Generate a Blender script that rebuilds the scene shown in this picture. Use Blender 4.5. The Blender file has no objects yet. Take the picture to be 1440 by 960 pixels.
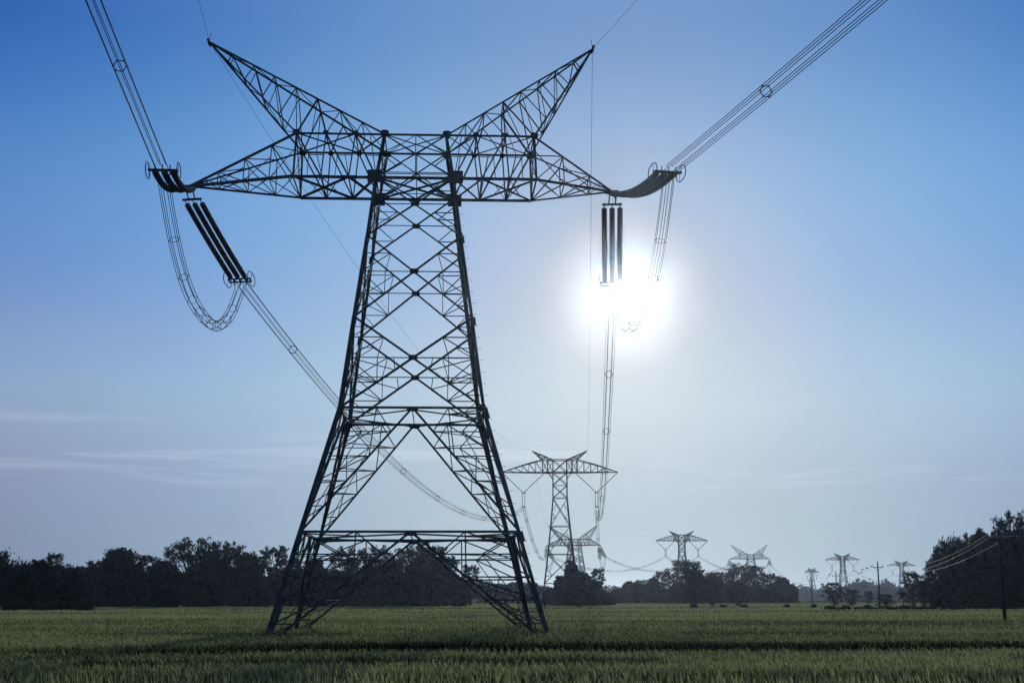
import bpy, math, random
import numpy as np
from mathutils import Vector, Matrix
R = random.Random(7)
sc = bpy.context.scene
col = sc.collection
# ------------------------------------------------------------------ camera
F, TH, RO, CZ = 1989.17, 0.1793, -0.0023, 3.0      # focal in 1440-px units, pitch, roll, eye height
cd = bpy.data.cameras.new('camera'); cam = bpy.data.objects.new('camera', cd); col.objects.link(cam)
cd.sensor_width = 36.0; cd.lens = F / 1440 * 36; cd.clip_start = 0.5; cd.clip_end = 30000
cam.matrix_world = Matrix.Translation((0, 0, CZ)) @ Matrix.Rotation(math.pi/2 + TH, 4, 'X') @ Matrix.Rotation(RO, 4, 'Z')
sc.camera = cam

def ray(px, py):
    """unit-ish direction (y = 1) of a viewing ray of the survey photo"""
    a, b = px - 720, py - 480
    u = a*math.cos(RO) + b*math.sin(RO); v = -a*math.sin(RO) + b*math.cos(RO)
    x, y, z = u/F, 1.0, -v/F
    yy = y*math.cos(TH) - z*math.sin(TH); zz = y*math.sin(TH) + z*math.cos(TH)
    return Vector((x/yy, 1.0, zz/yy))
def at(px, py, Y):
    d = ray(px, py); return Vector((d.x*Y, Y, CZ + d.z*Y))
def bear(px, Y): return at(px, 840, Y).x

# ------------------------------------------------------------------ tagging
def tag(o, label=None, cat=None, group=None, kind=None):
    if label: o['label'] = label
    if cat: o['category'] = cat
    if group: o['group'] = group
    if kind: o['kind'] = kind
    return o
def empty(name, loc=(0, 0, 0), rz=0.0):
    o = bpy.data.objects.new(name, None); col.objects.link(o)
    o.location = loc; o.rotation_euler = (0, 0, rz); o.empty_display_size = 0.5
    return o
def copy_tree(o, parent=None):
    c = o.copy(); col.objects.link(c)
    if parent is not None: c.parent = parent
    for ch in list(o.children): copy_tree(ch, c)
    return c

# ------------------------------------------------------------------ materials
def mat(name):
    m = bpy.data.materials.new(name); m.use_nodes = True
    nt = m.node_tree; b = nt.nodes['Principled BSDF']
    return m, nt, b
def noisy(name, c1, c2, scale, rough=0.7, metal=0.0, bump=0.0, detail=4, coord='Object', spec=0.5):
    m, nt, b = mat(name)
    tc = nt.nodes.new('ShaderNodeTexCoord'); n = nt.nodes.new('ShaderNodeTexNoise'); r = nt.nodes.new('ShaderNodeValToRGB')
    n.inputs['Scale'].default_value = scale; n.inputs['Detail'].default_value = detail
    r.color_ramp.elements[0].color = (*c1, 1); r.color_ramp.elements[1].color = (*c2, 1)
    r.color_ramp.elements[0].position = .3; r.color_ramp.elements[1].position = .7
    nt.links.new(tc.outputs[coord], n.inputs['Vector']); nt.links.new(n.outputs['Fac'], r.inputs['Fac'])
    nt.links.new(r.outputs['Color'], b.inputs['Base Color'])
    b.inputs['Roughness'].default_value = rough; b.inputs['Metallic'].default_value = metal
    b.inputs['Specular IOR Level'].default_value = spec
    if bump:
        bp = nt.nodes.new('ShaderNodeBump'); bp.inputs['Strength'].default_value = bump
        nt.links.new(n.outputs['Fac'], bp.inputs['Height']); nt.links.new(bp.outputs['Normal'], b.inputs['Normal'])
    return m
M = {}
M['steel'] = noisy('weathered_galvanised_steel', (.028, .031, .027), (.075, .08, .07), .9, .8, 0, .1, spec=.15)
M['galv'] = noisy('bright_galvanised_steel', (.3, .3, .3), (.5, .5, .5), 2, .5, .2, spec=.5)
M['farsteel'] = noisy('distant_galvanised_steel', (.02, .02, .022), (.04, .04, .042), .6, .85, 0, spec=.1)
M['plate'] = noisy('gusset_steel', (.03, .028, .026), (.06, .055, .05), 3, .8, 0, spec=.15)
M['porcelain'] = noisy('brown_porcelain', (.05, .028, .022), (.085, .05, .04), 2, .35)
M['wire'] = noisy('aluminium_conductor', (.03, .03, .033), (.06, .06, .065), 5, .8, 0, spec=.15)
M['fitting'] = noisy('zinc_fitting', (.04, .04, .04), (.07, .07, .07), 6, .7, .1, spec=.2)
M['concrete'] = noisy('footing_concrete', (.2, .19, .17), (.3, .29, .27), 4, .9, 0, .3)
M['wood'] = noisy('dark_pole_wood', (.01, .009, .008), (.022, .02, .017), 3, .9, 0, .3, spec=.2)
M['litewire'] = noisy('bright_aluminium_wire', (.3, .3, .31), (.4, .4, .42), 5, .6, 0, spec=.2)
M['bark'] = noisy('tree_bark', (.025, .02, .016), (.05, .042, .034), 1.2, .95, 0, .4, spec=.2)
M['feather'] = noisy('bird_feathers', (.02, .02, .02), (.05, .05, .05), 8, .8)
def leafmat(name, c, trans=.3, rnd=.8):
    m = bpy.data.materials.new(name); m.use_nodes = True; nt = m.node_tree; nt.nodes.clear()
    out = nt.nodes.new('ShaderNodeOutputMaterial'); mx = nt.nodes.new('ShaderNodeMixShader'); d = nt.nodes.new('ShaderNodeBsdfDiffuse'); t = nt.nodes.new('ShaderNodeBsdfTranslucent')
    g = nt.nodes.new('ShaderNodeTexCoord'); n = nt.nodes.new('ShaderNodeTexNoise'); n.inputs['Scale'].default_value = .35; n.inputs['Detail'].default_value = 6
    oi = nt.nodes.new('ShaderNodeObjectInfo')
    r = nt.nodes.new('ShaderNodeValToRGB'); r.color_ramp.elements[0].position = .3; r.color_ramp.elements[1].position = .72
    r.color_ramp.elements[0].color = (c[0]*(1-rnd), c[1]*(1-rnd), c[2]*(1-rnd), 1); r.color_ramp.elements[1].color = (c[0]*(1+rnd), c[1]*(1+rnd), c[2]*(1+rnd*.6), 1)
    hs = nt.nodes.new('ShaderNodeHueSaturation'); mr = nt.nodes.new('ShaderNodeMapRange'); mr.inputs[3].default_value = .7; mr.inputs[4].default_value = 1.3
    nt.links.new(g.outputs['Object'], n.inputs['Vector']); nt.links.new(n.outputs['Fac'], r.inputs['Fac'])
    nt.links.new(oi.outputs['Random'], mr.inputs[0]); nt.links.new(mr.outputs[0], hs.inputs['Value']); nt.links.new(r.outputs['Color'], hs.inputs['Color'])
    nt.links.new(hs.outputs['Color'], d.inputs['Color']); nt.links.new(hs.outputs['Color'], t.inputs['Color'])
    mx.inputs[0].default_value = trans; nt.links.new(d.outputs[0], mx.inputs[1]); nt.links.new(t.outputs[0], mx.inputs[2]); nt.links.new(mx.outputs[0], out.inputs['Surface'])
    return m
M['leaf'] = leafmat('tree_leaves', (.018, .026, .017))
M['leaf2'] = leafmat('pale_leaves', (.026, .036, .02), .35)
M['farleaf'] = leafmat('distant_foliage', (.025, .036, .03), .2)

# ------------------------------------------------------------------ mesh builder
KW = 1.0      # member thickness factor (distant towers are built a little stouter)
class MB:
    def __init__(s): s.v = []; s.f = []
    def add(s, vs, fs):
        k = len(s.v); s.v += [tuple(a) for a in vs]; s.f += [tuple(i + k for i in f) for f in fs]
    def frame(s, p, q, up=None):
        d = (q - p).normalized()
        u = Vector(up) if up is not None else Vector((0, 0, 1))
        if abs(d.dot(u)) > .97: u = Vector((0, 1, 0))
        a = d.cross(u).normalized(); b = a.cross(d).normalized()
        return a, b
    def angle(s, p, q, w, t=None, up=None, flip=1):
        """steel L-angle from p to q, flange width w"""
        p, q = Vector(p), Vector(q); w = w*KW; t = t*KW if t else w*.22
        if (q - p).length < 1e-4: return
        a, b = s.frame(p, q, up); a = a*flip
        pr = [(-w/2, -w/2), (w/2, -w/2), (w/2, -w/2+t), (-w/2+t, -w/2+t), (-w/2+t, w/2), (-w/2, w/2)]
        vs = [p + a*x + b*y for x, y in pr] + [q + a*x + b*y for x, y in pr]
        fs = [(i, (i+1) % 6, 6+(i+1) % 6, 6+i) for i in range(6)] + [(0, 3, 2, 1), (0, 5, 4, 3), (6, 7, 8, 9), (6, 9, 10, 11)]
        s.add(vs, fs)
    def bar(s, p, q, w, h=None, up=None):
        p, q = Vector(p), Vector(q); h = h or w
        if (q - p).length < 1e-4: return
        a, b = s.frame(p, q, up)
        vs = [c + a*x*w/2 + b*y*h/2 for c in (p, q) for x, y in ((-1, -1), (1, -1), (1, 1), (-1, 1))]
        s.add(vs, [(0, 1, 5, 4), (1, 2, 6, 5), (2, 3, 7, 6), (3, 0, 4, 7), (3, 2, 1, 0), (4, 5, 6, 7)])
    def box(s, c, sx, sy, sz, rz=0):
        c = Vector(c); m = Matrix.Rotation(rz, 3, 'Z')
        vs = [c + m @ Vector((x*sx/2, y*sy/2, z*sz/2)) for z in (-1, 1) for x, y in ((-1, -1), (1, -1), (1, 1), (-1, 1))]
        s.add(vs, [(0, 1, 5, 4), (1, 2, 6, 5), (2, 3, 7, 6), (3, 0, 4, 7), (3, 2, 1, 0), (4, 5, 6, 7)])
    def tube(s, pts, r, n=6, closed=False, caps=True):
        pts = [Vector(p) for p in pts]; m = len(pts)
        rs = r if isinstance(r, (list, tuple)) else [r]*m
        vs = []; prev = None
        for i, p in enumerate(pts):
            if closed: d = pts[(i+1) % m] - pts[i-1]
            else: d = pts[min(i+1, m-1)] - pts[max(i-1, 0)]
            d.normalize()
            if prev is None:
                u = Vector((0, 0, 1)) if abs(d.z) < .9 else Vector((1, 0, 0))
                a = d.cross(u).normalized()
            else:
                a = (prev - d*prev.dot(d)).normalized()
            prev = a; b = d.cross(a)
            for k in range(n):
                t = 2*math.pi*k/n; vs.append(p + (a*math.cos(t) + b*math.sin(t))*rs[i])
        fs = []
        for i in range(m if closed else m-1):
            j = (i+1) % m
            for k in range(n): fs.append((i*n+k, i*n+(k+1) % n, j*n+(k+1) % n, j*n+k))
        if not closed and caps: fs += [tuple(reversed(range(n))), tuple(range((m-1)*n, m*n))]
        s.add(vs, fs)
    def build(s, name, m, parent=None, smooth=False):
        me = bpy.data.meshes.new(name); me.from_pydata(s.v, [], s.f); me.materials.append(m)
        if smooth: me.polygons.foreach_set('use_smooth', [True]*len(me.polygons))
        me.update(); o = bpy.data.objects.new(name, me); col.objects.link(o)
        if parent is not None: o.parent = parent
        return o
def L(a, b, t): return Vector(a)*(1-t) + Vector(b)*t

# ================================================================== NEAR STRAIN TOWER
# world z of the levels (local z = world z), half widths of the square body
ZL = {'0': -.1, 'A': 7.366, 'B': 15.974, 'C': 22.52, 'D': 28.626, 'E': 33.10, 'F': 36.547}
WL = {'0': 9.238, 'A': 7.263, 'B': 4.975, 'C': 4.161, 'D': 3.362, 'E': 2.834, 'F': 2.282}
LT, LB = 8.719, 8.837
TIPL, TIPR, ZT = -16.738, 14.787, 33.066
APL, APR, ZA = -15.665, 13.380, 44.356
def corner(k, sx, sy): return Vector((sx*WL[k], sy*WL[k], ZL[k]))
def leg_at(sx, sy, z):
    ks = ['0', 'A', 'B', 'C', 'D', 'E', 'F']
    for a, b in zip(ks, ks[1:]):
        if z <= ZL[b] or b == 'F':
            return L(corner(a, sx, sy), corner(b, sx, sy), (z - ZL[a])/(ZL[b]-ZL[a]))
FACES = [((-1, -1), (1, -1)), ((1, -1), (1, 1)), ((1, 1), (-1, 1)), ((-1, 1), (-1, -1))]
def fnorm(f):
    (a, b), (c, d) = f; return Vector(((a+c)/2, (b+d)/2, 0))

def pyramid(mb, base, apex, ts, main, brace, faces, thick=None):
    """tapering lattice: base = corner points, ts = per-corner lists of node parameters from the apex (0) to the base (1)"""
    for i, b in enumerate(base): mb.angle(b, apex, main, up=(0, 0, 1))
    n = len(ts[0])
    for (i, j, style) in faces:
        for k in range(n):
            pi, pj = L(apex, base[i], ts[i][k]), L(apex, base[j], ts[j][k])
            if k < n-1 or True: mb.angle(pi, pj, brace)
            if k+1 < n:
                if style == 'a': mb.angle(pi, L(apex, base[j], ts[j][k+1]), brace)
                elif style == 'b': mb.angle(pj, L(apex, base[i], ts[i][k+1]), brace)
                else:
                    (mb.angle(pi, L(apex, base[j], ts[j][k+1]), brace) if k % 2 else mb.angle(pj, L(apex, base[i], ts[i][k+1]), brace))

def near_tower():
    root = empty('lattice_tower', (-7.155, 102.0, 0), 0.0526)
    # legs
    for sx in (-1, 1):
        for sy in (-1, 1):
            mb = MB()
            seq = ['0', 'A', 'B', 'C', 'D', 'E', 'F']; ws = [.29, .28, .27, .25, .23, .21]
            for (a, b), w in zip(zip(seq, seq[1:]), ws):
                mb.angle(corner(a, sx, sy), corner(b, sx, sy), w, w*.3, up=(sx, sy, 0))
                p = corner(b, sx, sy); q = L(p, corner(a, sx, sy), .09)       # splice cover
                mb.angle(p, q, w*1.12, w*.3, up=(sx, sy, 0))
            lg = mb.build('leg', M['steel'], root)
            if KW <= 1.0 and (sx, sy) in ((1, -1), (-1, 1)):
                z = 3.0; k = 0; bolt = None
                while z < 33:
                    p = leg_at(sx, sy, z); d = Vector((sx, 0, 0)) if k % 2 else Vector((0, sy, 0))
                    sb = MB(); sb.bar(p + d*.10, p + d*.33, .022); sb.build('step_bolt', M['plate'], lg); z += .42; k += 1
            ft = MB(); p = corner('0', sx, sy)
            n = 10; vs = []
            for zz, r in ((-.6, .75), (.25, .62), (.32, .55)):
                for k in range(n): vs.append((p.x + r*math.cos(k*2*math.pi/n), p.y + r*math.sin(k*2*math.pi/n), zz))
            ft.add(vs, [(r*n+k, r*n+(k+1) % n, (r+1)*n+(k+1) % n, (r+1)*n+k) for r in range(2) for k in range(n)] + [tuple(range(2*n, 3*n))])
            ft.build('footing', M['concrete'], root)
    gp = []   # gusset plates: (pos, face normal, w, h)
    for fi, f in enumerate(FACES):
        a, b = f; nrm = fnorm(f); ins = -nrm*.06
        # --- X panels
        for lo, hi, w in (('B', 'C', .17), ('C', 'D', .145), ('D', 'E', .13), ('E', 'F', .10)):
            p0, p1, q0, q1 = corner(lo, *a), corner(hi, *b), corner(lo, *b), corner(hi, *a)
            for s, (p, q) in enumerate(((p0, p1), (q0, q1))):
                m = MB(); off = ins + nrm*(-.05 if s else .05)
                m.angle(p + off, q + off, w, up=nrm); m.build('diagonal_brace', M['steel'], root)
            wl, wh = WL[lo], WL[hi]; t = wl/(wl+wh); C = L(p0, p1, t)
            rb = MB(); th = .075 if lo != 'B' else .085
            if lo != 'E': gp.append((C, nrm, .62, .38))
            for (cl, ch) in ((p0, q1), (q0, p1)):           # each side triangle
                lm = L(cl, ch, (C.z - cl.z)/(ch.z - cl.z))
                rb.angle(C, lm, th, up=nrm)
                m1, m2 = L(cl, C, .5), L(C, ch, .5)
                l1, l2 = L(cl, lm, .5), L(lm, ch, .5)
                rb.angle(m1, lm, th, up=nrm); rb.angle(m2, lm, th, up=nrm)
                if lo != 'E':
                    rb.angle(m1, l1, th, up=nrm); rb.angle(m2, l2, th, up=nrm)
                if lo in 'BC':
                    rb.angle(m1, L(cl, lm, .75), th*.9, up=nrm); rb.angle(m1, L(m1, C, .5) + Vector((0, 0, 0)), th, up=nrm)
                    u1 = L(m1, C, .0); hz = L(C, lm, .55); rb.angle(m1, hz, th*.8, up=nrm); rb.angle(m2, hz, th*.8, up=nrm)
                    c1, c2 = L(cl, C, .25), L(cl, lm, .25)
                    rb.angle(c1, c2, th*.8, up=nrm); rb.angle(c1, l1, th*.8, up=nrm)
                if lo == 'B':
                    c3 = L(cl, C, .75); rb.angle(c3, lm, th*.9, up=nrm); rb.angle(c3, L(C, lm, .3), th*.8, up=nrm)
                    c4 = L(C, ch, .75); rb.angle(c4, l2, th*.8, up=nrm); rb.angle(c4, L(lm, ch, .75), th*.8, up=nrm)
            rb.build('secondary_bracing', M['steel'], root)
        # --- horizontals at A and B, inverted V panels
        for top, bot, w in (('B', 'A', .165), ('A', '0', .18)):
            ta, tb, ba, bb = corner(top, *a), corner(top, *b), corner(bot, *a), corner(bot, *b)
            mid = (ta + tb)/2
            m = MB(); m.angle(ta, tb, .19, up=(0, 0, 1)); m.build('horizontal_strut', M['steel'], root)
            gp.append((mid + Vector((0, 0, -.12)), nrm, .8, .34))
            for (tc, bc) in ((ta, ba), (tb, bb)):
                m = MB(); m.angle(mid + ins, bc + ins, w, up=nrm); m.build('diagonal_brace', M['steel'], root)
                rb = MB(); N = 5; th = .10 if top == 'A' else .085
                dk = [L(mid, bc, k/N) for k in range(N+1)]; lk = [L(tc, bc, k/N) for k in range(N+1)]
                cm = L(mid, tc, .5)
                for k in range(1, N):
                    rb.angle(dk[k], lk[k], th, up=nrm)
                    if k >= 2: rb.angle(dk[k], lk[k+1] if k+1 <= N-1 else L(lk[k], bc, .5), th, up=nrm)
                    if k >= 2: rb.angle(L(dk[k], lk[k], .5), dk[k+1] if k+1 < N else L(dk[k], bc, .5), th*.8, up=nrm)
                    if k >= 2: rb.angle(L(dk[k], lk[k], .5), L(dk[k-1], lk[k-1], .5), th*.75, up=nrm)
                rb.angle(cm, dk[1], th, up=nrm); rb.angle(cm, lk[1], th, up=nrm); rb.angle(cm, dk[2], th, up=nrm)
                rb.angle(L(dk[1], lk[1], .5), tc, th, up=nrm)
                rb.angle(L(dk[1], lk[1], .5), lk[2], th, up=nrm)
                if top == 'A':
                    for (u, v, x) in ((3, 4, .5), (4, 5, .45)):
                        m0 = L(dk[u], bc, .5) if v == 5 else L(dk[u], dk[v], .5); n0 = L(lk[u], lk[v], .5)
                        if v < 5: rb.angle(m0, n0, th*.7, up=nrm)
                rb.build('secondary_bracing', M['steel'], root)
    # --- interior hip bracing and plan frames
    for k, w in (('A', .13), ('B', .11)):
        m = MB(); mids = [ (corner(k, *a) + corner(k, *b))/2 + Vector((0, 0, -.15)) for a, b in FACES]
        for i in range(4): m.angle(mids[i], mids[(i+1) % 4], w)
        cs = [corner(k, *f[0]) + Vector((0, 0, -.12)) for f in FACES]
        for i in range(4):
            cq = L(mids[i], mids[(i+1) % 4], .5); m.angle(cs[(i+1) % 4], cq, w*.8)
            m.angle(L(cs[i], mids[i], .5), L(mids[i-1], mids[i], .5), w*.7)
        m.angle(mids[0], mids[2], w*.7)
        m.build('plan_frame', M['steel'], root)
    for sx in (-1, 1):
        for sy in (-1, 1):
            for top, bot, ks in (('B', 'A', (1, 2, 3)), ('A', '0', (1, 2, 3, 4))):
                fa = (corner(top, sx, sy) + corner(top, -sx, sy))/2; fb = (corner(top, sx, sy) + corner(top, sx, -sy))/2
                bc = corner(bot, sx, sy)
                for k in ks:
                    m = MB(); m.angle(L(fa, bc, k/5), L(fb, bc, k/5), .07)
                    if top == 'A' and k in (2, 3): m.angle(L(fa, bc, k/5), L(fb, bc, (k+1)/5), .06)
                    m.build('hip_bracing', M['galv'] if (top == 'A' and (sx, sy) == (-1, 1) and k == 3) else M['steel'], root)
    # --- node plates
    for sx in (-1, 1):
        for sy in (-1, 1):
            n = Vector((0, sy, 0))
            gp.append((corner('E', sx, sy) + Vector((sx*.1, sy*.16, 0)), n, 1.05, .95)); gp.append((corner('F', sx, sy) + Vector((0, sy*.14, 0)), n, .62, .5))
            gp.append((Vector((sx*LT, sy*WL['F'], ZL['F'])) + Vector((0, sy*.1, 0)), n, .55, .45))
            for kk in (1/3, 2/3):
                x = WL['F'] + (LT - WL['F'])*kk; gp.append((Vector((sx*x, sy*(WL['F']+.1), ZL['F'])), n, .42, .34))
            gp.append((corner('D', sx, sy) + Vector((-sx*.06, sy*.06, 0)), n, .3, .45)); gp.append((corner('B', sx, sy) + Vector((-sx*.1, sy*.06, 0)), n, .4, .5))
    for c, n, w, h in gp:
        m = MB(); d = n.normalized(); t = Vector((-d.y, d.x, 0)); c = c + d*.11
        cut = .22
        pts = [(-w/2, -h/2+h*cut), (-w/2+w*cut, -h/2), (w/2-w*cut, -h/2), (w/2, -h/2+h*cut), (w/2, h/2-h*cut), (w/2-w*cut, h/2), (-w/2+w*cut, h/2), (-w/2, h/2-h*cut)]
        if w > 1: pts = [(-w/2, -h/2), (w/2, -h/2), (w/2, h/2), (-w/2, h/2)]
        k = len(pts); vs = [c + t*x + Vector((0, 0, y)) + d*e for e in (-.015, .015) for x, y in pts]
        m.add(vs, [tuple(range(k)), tuple(range(2*k-1, k-1, -1))] + [(i, k+i, k+(i+1) % k, (i+1) % k) for i in range(k)])
        m.build('gusset_plate', M['plate'], root)
    # --- crossbeam (box between and beside the columns)
    mb = MB()
    def T(x, sy): return Vector((x, sy*WL['F'], ZL['F']))
    def Bm(x, sy): return Vector((x, sy*WL['E'], ZL['E']))
    for sy in (-1, 1):
        mb.angle(T(-LT, sy), T(LT, sy), .18); mb.angle(Bm(-LB, sy), Bm(LB, sy), .25)
        for s in (-1, 1):
            xt = [WL['F'] + (LT - WL['F'])*k/3 for k in range(4)]; xb = [WL['E'] + (LB - WL['E'])*k/3 for k in range(4)]
            for k in range(3):
                mb.angle(T(s*xt[k+1], sy), Bm(s*xb[k+1], sy), .11 if k < 2 else .17)
                mb.angle(T(s*xt[k+1], sy), Bm(s*xb[k], sy), .12)
                if sy > 0 or k == 0: mb.angle(T(s*(xt[k]+xt[k+1])/2, sy), Bm(s*xb[k], sy), .07)
                else: mb.angle(L(T(s*xt[k+1], sy), Bm(s*xb[k], sy), .5), Bm(s*(xb[k]+xb[k+1])/2, sy), .06)
                mb.angle(L(T(s*xt[k], sy), Bm(s*xb[k], sy), .5), L(T(s*xt[k+1], sy), Bm(s*xb[k], sy), .5), .06)
        mb.angle(T(0, sy), Bm(0, sy), .08)
        mb.angle(L(corner('E', -1, sy), corner('F', -1, sy), .12), L(corner('E', 1, sy), corner('F', 1, sy), .12), .07)
    mb.build('crossbeam', M['steel'], root)
    # plan bracing, top light, bottom heavy
    mt, mb = MB(), MB()
    for s in (-1, 1):
        xt = [WL['F'] + (LT - WL['F'])*k/3 for k in range(4)]; xb = [WL['E'] + (LB - WL['E'])*k/3 for k in range(4)]
        for i, j in ((1, 3), (0, 1)):
            for sy in (-1, 1):
                mt.angle(T(s*xt[i], sy), T(s*xt[j], -sy), .10); mb.angle(Bm(s*xb[i], sy), Bm(s*xb[j], -sy), .17)
        for k in range(4):
            mt.angle(T(s*xt[k], -1), T(s*xt[k], 1), .10); mb.angle(Bm(s*xb[k], -1), Bm(s*xb[k], 1), .12)
        for sy in (-1, 1):
            mb.angle(Bm(s*(xb[1]*.75+xb[3]*.25), -sy*.5), Bm(s*xb[2], sy), .06)
            mb.angle(Bm(s*(xb[1]*.25+xb[3]*.75), -sy*.5), Bm(s*xb[2], sy), .06)
    for sy in (-1, 1):
        mt.angle(T(-WL['F'], sy), T(WL['F'], -sy), .10); mb.angle(Bm(-WL['E'], sy), Bm(WL['E'], -sy), .18)
        mt.angle(T(-WL['F'], sy), T(0, -sy), .07); mt.angle(T(WL['F'], sy), T(0, -sy), .07)
        mb.angle(Bm(-WL['E'], sy), Bm(0, -sy*.98), .13); mb.angle(Bm(WL['E'], sy), Bm(0, -sy*.98), .13)
    mt.build('plan_bracing', M['steel'], root); mb.build('plan_bracing', M['steel'], root)
    # --- crossarms and earth-wire peaks
    for s, xt, xa in ((-1, TIPL, APL), (1, TIPR, APR)):
        mb = MB(); tip = Vector((xt, 0, ZT))
        base = [T(s*LT, -1), T(s*LT, 1), Bm(s*LB, -1), Bm(s*LB, 1)]
        ts = [[.27, .52, .77]]*4 if s < 0 else [[.3, .64]]*4
        for i, b in enumerate(base): mb.angle(b, tip, (.17, .13, .22, .15)[i])
        for (i, j, st) in ((0, 2, 'v'), (1, 3, 'v'), (0, 1, 'h'), (2, 3, 'h')):
            tl = ts[0] + [1.0]; pi = lambda k, t: L(tip, base[k], t)
            for n_, t in enumerate(tl):
                if t < 1: mb.angle(pi(i, t), pi(j, t), .085)
                if n_+1 < len(tl):
                    mb.angle(pi(i, t), pi(j, tl[n_+1]), .085)
                    if st == 'h' and i == 2: mb.angle(pi(j, t), pi(i, tl[n_+1]), .06)
                    if st == 'v': mb.angle(pi(j, t), L(pi(i, tl[n_+1]), pi(j, tl[n_+1]), .35), .06)
            if st == 'v': mb.angle(pi(j, tl[0]), pi(i, tl[0]*.5), .06)
        mb.angle(T(s*LT, -1), Bm(s*LB, 1), .09); mb.angle(T(s*LT, 1), Bm(s*LB, -1), .07)
        ca = mb.build('crossarm', M['steel'], root)
        pm = MB(); pm.box((xt - s*.05, 0, ZT-.05), .9, .7, .12); pm.box((xt + s*.2, -.3, ZT-.22), .08, .35, .4); pm.box((xt + s*.2, .3, ZT-.22), .08, .35, .4)
        pm.build('tip_plate', M['plate'], ca)
        mb = MB(); ap = Vector((xa, 0, ZA))
        base = [T(s*LT, -1), T(s*LT, 1), T(s*WL['F'], -1), T(s*WL['F'], 1)]
        for i, b in enumerate(base): mb.angle(b, ap, .13 if i < 2 else .14)
        U = [.13, .26, .377, .5, .623, .75, .874]; Lw = [.12, .22, .41, .61, .8, 1.0]
        xq = [WL['F'] + (LT - WL['F'])*k/3 for k in range(4)]
        for sy, (lo, up) in ((-1, (0, 2)), (1, (1, 3))):
            l = lambda k: L(ap, base[lo], Lw[k]); u = lambda k: L(ap, base[up], U[k])
            for k in range(1, 6): mb.angle(l(k), u(k-1), .085 if k < 5 else .12)
            for k in range(2, 6): mb.angle(l(k), u(k-2) if k < 5 else u(3), .07)
            q = lambda k: T(s*xq[k], sy)
            mb.angle(l(5), u(4), .13)
            mb.angle(u(4), q(2), .10); mb.angle(u(5), q(2), .08); mb.angle(u(5), q(1), .09); mb.angle(u(6), q(1), .08)
            mb.angle(u(4), L(l(5), q(2), .5), .06); 
        for k in range(7):
            mb.angle(L(ap, base[2], U[k]), L(ap, base[3], U[k]), .08)
            if k < 6:
                i, j = (2, 3) if k % 2 else (3, 2)
                mb.angle(L(ap, base[i], U[k]), L(ap, base[j], U[k+1]), .075)
        mb.angle(L(ap, base[2], U[6]), base[3], .075)
        for k in range(1, 6):
            mb.angle(L(ap, base[0], Lw[k]), L(ap, base[1], Lw[k]), .07)
            if k < 5:
                i, j = (0, 1) if k % 2 else (1, 0)
                mb.angle(L(ap, base[i], Lw[k]), L(ap, base[j], Lw[k+1]), .06)
        pk = mb.build('earth_wire_peak', M['steel'], root)
        pm = MB(); pm.bar(ap + Vector((0, 0, -.25)), ap + Vector((s*.15, 0, .28)), .2, .16); pm.bar(ap + Vector((0, -.5, 0)), ap + Vector((0, .5, -.1)), .1, .2)
        pm.tube([ap + Vector((0, 0, .2)), ap + Vector((-s*.1, 0, .8))], .02, 5)
        pm.build('peak_cap', M['plate'], pk)
    return root
KW = .9; tower = near_tower(); KW = 1.0
tag(tower, 'huge dark steel lattice tower in the near field with two raised horns', 'pylon', 'strain towers of the power line')
TM = Matrix.Translation((-7.155, 102.0, 0)) @ Matrix.Rotation(0.0526, 4, 'Z')
def tw(x, y, z): return TM @ Vector((x, y, z))

# ================================================================== INSULATORS, CONDUCTORS
def shed_tube(mb, pts, rc, rs, pitch, n=10, caps=True):
    """insulator string along a path: core radius rc, shed radius rs"""
    pts = [Vector(p) for p in pts]; seg = [0]
    for a, b in zip(pts, pts[1:]): seg.append(seg[-1] + (b-a).length)
    def P(s):
        for i in range(len(pts)-1):
            if s <= seg[i+1] or i == len(pts)-2: return L(pts[i], pts[i+1], (s-seg[i])/(seg[i+1]-seg[i]))
    rc, rs = rc*KW, rs*KW; tot = seg[-1]; out = []; rr = []; s = 0
    out.append(P(0)); rr.append(rc*.8); k = int(tot/pitch)
    for i in range(k):
        s0 = (i+.15)*tot/k
        for ds, r in ((0, rc), (.22, rs), (.42, rs*.96), (.62, rc)): out.append(P(min(tot, s0 + ds*tot/k))); rr.append(r)
    out.append(P(tot)); rr.append(rc*.8)
    mb.tube(out, rr, n)
def ellring(mb, c, u, v, a, b, r=.035, n=20):
    pts = []
    for k in range(n):
        t = 2*math.pi*k/n; cx, sx = math.cos(t), math.sin(t)
        pts.append(c + u*a*math.copysign(abs(cx)**.85, cx) + v*b*math.copysign(abs(sx)**.85, sx))
    mb.tube(pts, r, 6, closed=True)

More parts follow.
